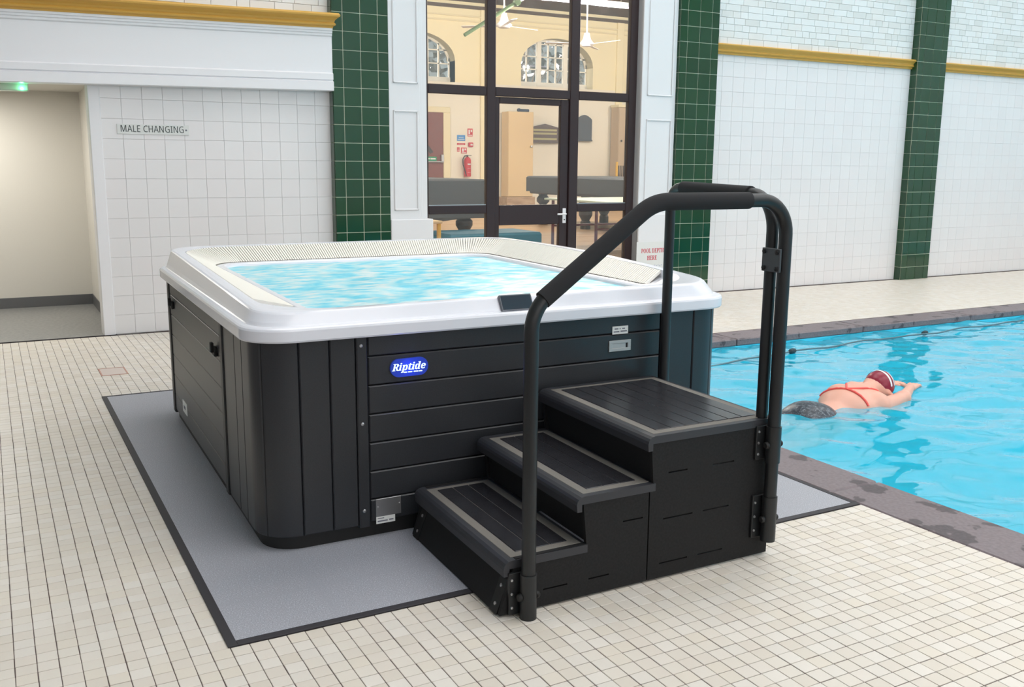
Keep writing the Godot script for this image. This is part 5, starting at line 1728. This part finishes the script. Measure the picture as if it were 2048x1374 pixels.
func nets(m: MB, bones: Array, k: float, cell: float, shrink := 0.0, clip = null) -> void:
	var lo := Vector3.ONE * 1e9
	var hi := -Vector3.ONE * 1e9
	for b in bones:
		var r := maxf(b[2], b[3]) + 0.03
		for e in 2:
			lo = lo.min(b[e] - Vector3.ONE * r)
			hi = hi.max(b[e] + Vector3.ONE * r)
	var n := Vector3i(((hi - lo) / cell).ceil()) + Vector3i.ONE
	var vals := PackedFloat32Array()
	vals.resize(n.x * n.y * n.z)
	for x in n.x:
		for y in n.y:
			for z in n.z:
				var p := lo + Vector3(x, y, z) * cell
				var d := field(p, bones, k) - shrink
				if clip != null: d = maxf(d, clip.call(p))
				vals[(x * n.y + y) * n.z + z] = d
	var at := {}
	var nor := {}
	var grad := func(p: Vector3) -> Vector3:
		var e := cell * 0.5
		return Vector3(field(p + Vector3(e, 0, 0), bones, k) - field(p - Vector3(e, 0, 0), bones, k), field(p + Vector3(0, e, 0), bones, k) - field(p - Vector3(0, e, 0), bones, k), field(p + Vector3(0, 0, e), bones, k) - field(p - Vector3(0, 0, e), bones, k)).normalized()
	for x in n.x - 1:
		for y in n.y - 1:
			for z in n.z - 1:
				var c := PackedFloat32Array()
				var inside := 0
				for i in 8:
					var v := vals[((x + (i & 1)) * n.y + y + ((i >> 1) & 1)) * n.z + z + (i >> 2)]
					c.append(v)
					if v < 0: inside += 1
				if inside == 0 or inside == 8: continue
				var s := Vector3.ZERO
				var cnt := 0
				for i in 8:
					for ax in 3:
						var j := i | (1 << ax)
						if j == i: continue
						if (c[i] < 0) != (c[j] < 0):
							var t := c[i] / (c[i] - c[j])
							var pi := Vector3(i & 1, (i >> 1) & 1, i >> 2)
							var pj := Vector3(j & 1, (j >> 1) & 1, j >> 2)
							s += pi.lerp(pj, t)
							cnt += 1
				var p := lo + (Vector3(x, y, z) + s / cnt) * cell
				at[Vector3i(x, y, z)] = p
				nor[Vector3i(x, y, z)] = grad.call(p)
	for key: Vector3i in at:
		for ax in 3:
			var u := (ax + 1) % 3
			var w := (ax + 2) % 3
			var a := key
			var e := Vector3i.ZERO; e[ax] = 1
			var b := key + e
			var va := vals[(a.x * n.y + a.y) * n.z + a.z]
			var vb := vals[(b.x * n.y + b.y) * n.z + b.z]
			if (va < 0) == (vb < 0): continue
			var du := Vector3i.ZERO; du[u] = 1
			var dw := Vector3i.ZERO; dw[w] = 1
			var k0 := key
			var k1 := key - du
			var k2 := key - du - dw
			var k3 := key - dw
			if at.has(k1) and at.has(k2) and at.has(k3):
				m.quads(at[k0], at[k1], at[k2], at[k3], nor[k0], nor[k1], nor[k2], nor[k3])

func hand_bones(w: Vector3, dir: Vector3, side: Vector3, up: Vector3) -> Array:
	# wrist, pointing direction, thumb side, back of the hand
	var out: Array = []
	var palm := w + dir * 0.085
	out.append([w - dir * 0.03, w + dir * 0.01, 0.026, 0.027])
	for k in 4:
		var o := (k - 1.5) * 0.019
		var root := palm + side * o
		out.append([w + side * o * 0.6, root, 0.016, 0.0115])
		var ln: float = [0.066, 0.078, 0.073, 0.056][3 - k]
		var fd := (dir + side * o * 3.4 - up * 0.12).normalized()
		var mid := root + fd * ln * 0.5
		out.append([root, mid, 0.0098, 0.009])
		out.append([mid, mid + (fd - up * 0.3).normalized() * ln * 0.5, 0.009, 0.0075])
	var t0 := w + dir * 0.02 + side * 0.028
	var t1 := t0 + (dir * 0.6 + side * 0.8).normalized() * 0.042
	out.append([t0 - side * 0.02, t0, 0.014, 0.0135])
	out.append([t0, t1, 0.0125, 0.0105])
	out.append([t1, t1 + (dir * 0.9 + side * 0.35).normalized() * 0.032, 0.0105, 0.0085])
	return out

func build_swimmer() -> void:
	var o := thing("person", "swimmer in a coral bikini top, dark shorts and maroon cap, arms stretched ahead", "person", Vector3(4.1, -0.06, -1.45))
	var q := o.position
	var pelvis := Vector3(3.70, -0.115, -1.365)
	var waist := Vector3(3.90, -0.14, -1.405)
	var chest := Vector3(4.10, -0.09, -1.445)
	var yoke := Vector3(4.20, -0.055, -1.465)
	var neck := Vector3(4.30, -0.025, -1.487)
	var head := Vector3(4.45, -0.015, -1.518)
	var lat := Vector3(0.2, 0, 0.98)
	var shn := yoke + lat * 0.165 + Vector3(0.015, -0.015, 0)
	var shf := yoke - lat * 0.165 + Vector3(0.015, -0.005, 0)
	var eln := Vector3(4.53, -0.065, -1.385)
	var wrn := Vector3(4.755, -0.050, -1.515)
	var elf := Vector3(4.47, -0.075, -1.75)
	var wrf := Vector3(4.72, -0.055, -1.68)
	var hipn := pelvis + lat * 0.085 + Vector3(-0.03, -0.02, 0)
	var hipf := pelvis - lat * 0.085 + Vector3(-0.03, -0.02, 0)
	var knn := Vector3(3.30, -0.15, -1.14)
	var knf := Vector3(3.29, -0.15, -1.42)
	var ann := Vector3(3.02, -0.16, -1.22)
	var anf := Vector3(3.01, -0.16, -1.33)
	var body := [
		[pelvis - lat * 0.05, pelvis + lat * 0.05, 0.12, 0.12, 0.85], [pelvis, waist, 0.13, 0.11, 0.85], [waist, chest, 0.11, 0.14, 0.80], [chest - lat * 0.06, chest + lat * 0.06, 0.13, 0.13, 0.82],
		[chest, yoke, 0.14, 0.12, 0.78], [yoke - lat * 0.12, yoke + lat * 0.12, 0.078, 0.078], [yoke, neck, 0.075, 0.055], [neck, head - Vector3(0.05, 0, 0), 0.053, 0.055],
		[head + Vector3(-0.02, 0.005, 0), head + Vector3(0.035, -0.005, -0.006), 0.082, 0.076], [head + Vector3(0.0, -0.055, 0), head + Vector3(0.035, -0.06, -0.006), 0.06, 0.052],
		[head + Vector3(0.02, -0.115, -0.004), head + Vector3(0.0, -0.105, 0), 0.012, 0.014], [head + lat * 0.078 + Vector3(-0.005, -0.03, 0), head + lat * 0.08 + Vector3(-0.02, -0.02, 0), 0.014, 0.016], [head - lat * 0.078 + Vector3(-0.005, -0.03, 0), head - lat * 0.08 + Vector3(-0.02, -0.02, 0), 0.014, 0.016],
		[shn, eln, 0.055, 0.042], [eln, wrn, 0.041, 0.027], [shf, elf, 0.055, 0.042], [elf, wrf, 0.041, 0.027],
		[hipn, knn, 0.08, 0.056], [knn, ann, 0.057, 0.038], [hipf, knf, 0.08, 0.056], [knf, anf, 0.057, 0.038], [ann, ann + Vector3(-0.09, -0.02, 0.09), 0.034, 0.022], [anf, anf + Vector3(-0.09, -0.02, -0.09), 0.034, 0.022]]
	for b in body:
		b[0] -= q
		b[1] -= q
	var m := MB.new()
	nets(m, body, 0.035, 0.0135)
	for s in [[wrn, Vector3(0.86, 0.04, -0.40).normalized(), -1.0], [wrf, Vector3(0.96, 0.03, 0.22).normalized(), 1.0]]:
		var dir: Vector3 = s[1]
		var side: Vector3 = dir.cross(Vector3.UP).normalized() * s[2]
		nets(m, hand_bones(s[0] - q, dir, side, Vector3.UP), 0.010, 0.0042)
	var skin := mat(c8(226, 170, 150), 0.42)
	skin.subsurf_scatter_enabled = true
	skin.subsurf_scatter_strength = 0.12
	put("body", m, skin, o)
	# shorts: the hips a little larger, cut at waist and thighs
	m = MB.new()
	var fwd := Vector3(0.98, 0, -0.2)
	var cut := func(p: Vector3) -> float:
		var u: float = (p - (pelvis - q)).dot(fwd)
		return maxf(u - 0.115, -0.16 - u)
	nets(m, [body[0], body[1], body[17], body[19]], 0.035, 0.0125, 0.008, cut)
	var sh := ramp_texture(noise_image(256, 0.05, 61, 3), [[0.0, c8(26, 32, 42)], [0.5, c8(40, 50, 62)], [0.62, c8(66, 78, 90)], [0.72, c8(150, 156, 160)], [0.8, c8(52, 60, 72)], [1.0, c8(36, 42, 54)]])
	put("shorts", m, tri_tex(mat(Color(1, 1, 1), 0.35), sh, Vector3(3, 3, 3)), o, "dark patterned swim shorts")
	# straps laid on the back
	var coral := mat(c8(240, 92, 84), 0.5)
	var lay_on := func(p: Vector3) -> Vector3:
		var y := 0.25
		while y > -0.2:
			if field(Vector3(p.x, y, p.z) - q, body, 0.035) < 0.0: break
			y -= 0.004
		return Vector3(p.x, y + 0.004, p.z) - q
	var node := chest + fwd * -0.03
	var lines := [[node - lat * 0.165 - fwd * 0.02, node, 0.008], [node, node + lat * 0.165 - fwd * 0.02, 0.008], [node, shf + lat * 0.055 + fwd * 0.03, 0.0065], [node, shn - lat * 0.055 + fwd * 0.03, 0.0065]]
	for l in lines:
		m = MB.new()
		var pts: Array = []
		for k in 15:
			pts.append(lay_on.call((l[0] as Vector3).lerp(l[1], k / 14.0)))
		m.tube(pts, l[2], 8)
		put("bikini_strap", m, coral, o, "coral bikini strap")
	# cap: shell over the crown with two white stripes
	m = MB.new()
	var hc := head + Vector3(0.012, 0.012, -0.003) - q
	var ell := func(th: float, ph: float, g: float) -> Vector3:
		# crown towards travel and up
		var ax := Vector3(0.3, 0.95, -0.04).normalized()
		var s1 := lat
		var s2 := ax.cross(s1).normalized()
		return hc + (ax * cos(th) * 0.098 + (s1 * cos(ph) * 0.09 + s2 * sin(ph) * 0.108) * sin(th)) * g
	for i in 12:
		for k in 24:
			var t0 := 1.86 * i / 12.0
			var t1 := 1.86 * (i + 1) / 12.0
			var a0 := TAU * k / 24.0
			var a1 := TAU * (k + 1) / 24.0
			var ps := [ell.call(t0, a0, 1.0), ell.call(t0, a1, 1.0), ell.call(t1, a1, 1.0), ell.call(t1, a0, 1.0)]
			var ns: Array = []
			for p: Vector3 in ps: ns.append((p - hc).normalized())
			m.quads(ps[0], ps[1], ps[2], ps[3], ns[0], ns[1], ns[2], ns[3])
	var cap := put("swim_cap", m, mat(c8(140, 22, 52), 0.3), o, "maroon swim cap with two white stripes")
	for off: float in [-0.012, 0.026]:
		m = MB.new()
		var prev: Array = []
		for k in 21:
			var a := -1.45 + 2.9 * k / 20.0
			var row: Array = []
			for e: float in [-0.008, 0.008]:
				var dd := (Vector3(0.0, cos(a), 0) + lat * sin(a) + fwd * (off + e) * 11.0).normalized()
				# place on the ellipsoid by scaling outwards
				var r := 0.07
				while r < 0.12:
					var pnt := hc + dd * r
					var ax := Vector3(0.3, 0.95, -0.04).normalized()
					var s2 := ax.cross(lat).normalized()
					var rel := pnt - hc
					if pow(rel.dot(ax) / 0.0995, 2) + pow(rel.dot(lat) / 0.0915, 2) + pow(rel.dot(s2) / 0.1095, 2) > 1.0: break
					r += 0.0006
				row.append([hc + dd * (r + 0.0006), dd])
			if k > 0:
				m.quads(prev[0][0], prev[1][0], row[1][0], row[0][0], prev[0][1], prev[1][1], row[1][1], row[0][1])
			prev = row
		put("stripe", m, mat(c8(232, 230, 232), 0.4), cap, "white stripe")

# ---------- small things ----------
func build_small() -> void:
	# sign by the opening
	var s := thing("wall_sign", "white wall sign reading MALE CHANGING in dark capitals", "sign", Vector3(0.703, 1.632, -5.591))
	solid("plate", Vector3(-0.272, -0.038, 0), Vector3(0.272, 0.038, 0.006), M.paper, s, 0.001)
	var tm := text_mesh("MALE CHANGING", 0.068, 0.001)
	var t := put("lettering", tm, M.print_dark, s)
	var w := tm.get_aabb().size.x
	t.scale = Vector3(0.475 / maxf(w, 0.01), 1.05, 1)
	t.position = Vector3(-0.008, 0.003, 0.0066)
	var m := MB.new()
	m.lathe([Vector2(0.0075, 0), Vector2(0.006, 0.002), Vector2(0, 0.0025)], Vector3(0.25, 0.0, 0.006), Vector3(0, 0, 1), 8)
	put("screw", m, M.print_grey, s)
	# pool depth notice
	s = thing("depth_notice", "white notice reading POOL DEPTH HERE in red capitals", "notice", Vector3(5.585, 0.45, -5.485))
	solid("plate", Vector3(-0.20, -0.15, 0), Vector3(0.20, 0.15, 0.004), M.paper, s)
	tm = text_mesh("POOL DEPTH", 0.062, 0.001, "Droid Serif", true)
	t = put("lettering", tm, M.print_red, s)
	t.scale = Vector3(0.29 / maxf(tm.get_aabb().size.x, 0.01), 1, 1)
	t.position = Vector3(0.005, 0.056, 0.0046)
	tm = text_mesh("HERE", 0.062, 0.001, "Droid Serif", true)
	t = put("lettering", tm, M.print_red, s)
	t.scale = Vector3(0.125 / maxf(tm.get_aabb().size.x, 0.01), 1, 1)
	t.position = Vector3(0.0, -0.02, 0.0046)
	m = MB.new()
	for k in 12:
		m.box(Vector3(-0.12 + k * 0.022, -0.108 + 0.005 * (k % 2), 0.004), Vector3(-0.108 + k * 0.022, -0.1 + 0.005 * (k % 2), 0.005))
	put("wave_line", m, mat(c8(168, 176, 200), 0.7), s)
	# access cover in the floor
	s = thing("access_cover", "pinkish steel framed access cover set in the floor tiles", "floor cover", Vector3(0.138, 0.0, -4.125))
	solid("lid", Vector3(-0.076, -0.002, -0.115), Vector3(0.076, 0.001, 0.115), mat(c8(206, 192, 184), 0.5), s)
	for e in [[-0.083, -0.122, 0.083, -0.112], [-0.083, 0.112, 0.083, 0.122], [-0.083, -0.112, -0.074, 0.112], [0.074, -0.112, 0.083, 0.112]]:
		solid("frame_bar", Vector3(e[0], -0.002, e[1]), Vector3(e[2], 0.0022, e[3]), mat(c8(186, 140, 124), 0.5), s)
	# emergency light under the lintel
	var eo := thing("emergency_light", "clear emergency light with a green indicator under the fascia", "light", Vector3(-0.36, 2.0, -5.68))
	var cl := mat(Color(0.78, 0.84, 0.8, 0.45), 0.1)
	cl.transparency = BaseMaterial3D.TRANSPARENCY_ALPHA
	solid("housing", Vector3(-0.2, -0.02, -0.05), Vector3(0.2, 0.0, 0.05), M.white_paint, eo, 0.004)
	solid("diffuser", Vector3(-0.19, -0.105, -0.045), Vector3(0.195, -0.02, 0.045), cl, eo, 0.008)
	m = MB.new()
	m.lathe([Vector2(0, -0.012), Vector2(0.009, -0.007), Vector2(0.012, 0), Vector2(0.009, 0.007), Vector2(0, 0.012)], Vector3(0.15, -0.088, 0.03), Vector3.UP, 10)
	var gm := mat(c8(180, 255, 220), 0.4)
	gm.emission_enabled = true
	gm.emission = c8(90, 255, 170)
	gm.emission_energy_multiplier = 4.0
	put("indicator_lamp", m, gm, eo, "green indicator lamp")
	var gl := OmniLight3D.new()
	gl.name = "indicator_glow"
	gl.position = Vector3(0.15, -0.088, 0.055)
	gl.light_color = c8(90, 255, 170)
	gl.light_energy = 0.012
	gl.light_size = 0.012
	gl.omni_range = 4.0
	gl.shadow_enabled = true
	eo.add_child(gl)
	# lamp in the passage ceiling
	var po := thing("passage_lamp", "square lit ceiling panel inside the changing room passage", "light", Vector3(-0.75, 2.018, -6.7))
	var lm := mat(c8(255, 250, 238), 0.5)
	lm.emission_enabled = true
	lm.emission = c8(255, 240, 214)
	lm.emission_energy_multiplier = 1.5
	solid("panel", Vector3(-0.25, -0.012, -0.25), Vector3(0.25, 0.0, 0.25), lm, po)
	var al := AreaLight3D.new()
	al.name = "panel_glow"
	al.area_size = Vector2(0.5, 0.5)
	al.rotation.x = -PI / 2
	al.position = Vector3(0, -0.03, 0)
	al.light_color = Color(1.0, 0.985, 0.96)
	al.light_energy = 2.5
	al.area_range = 20.0
	al.shadow_enabled = true
	po.add_child(al)
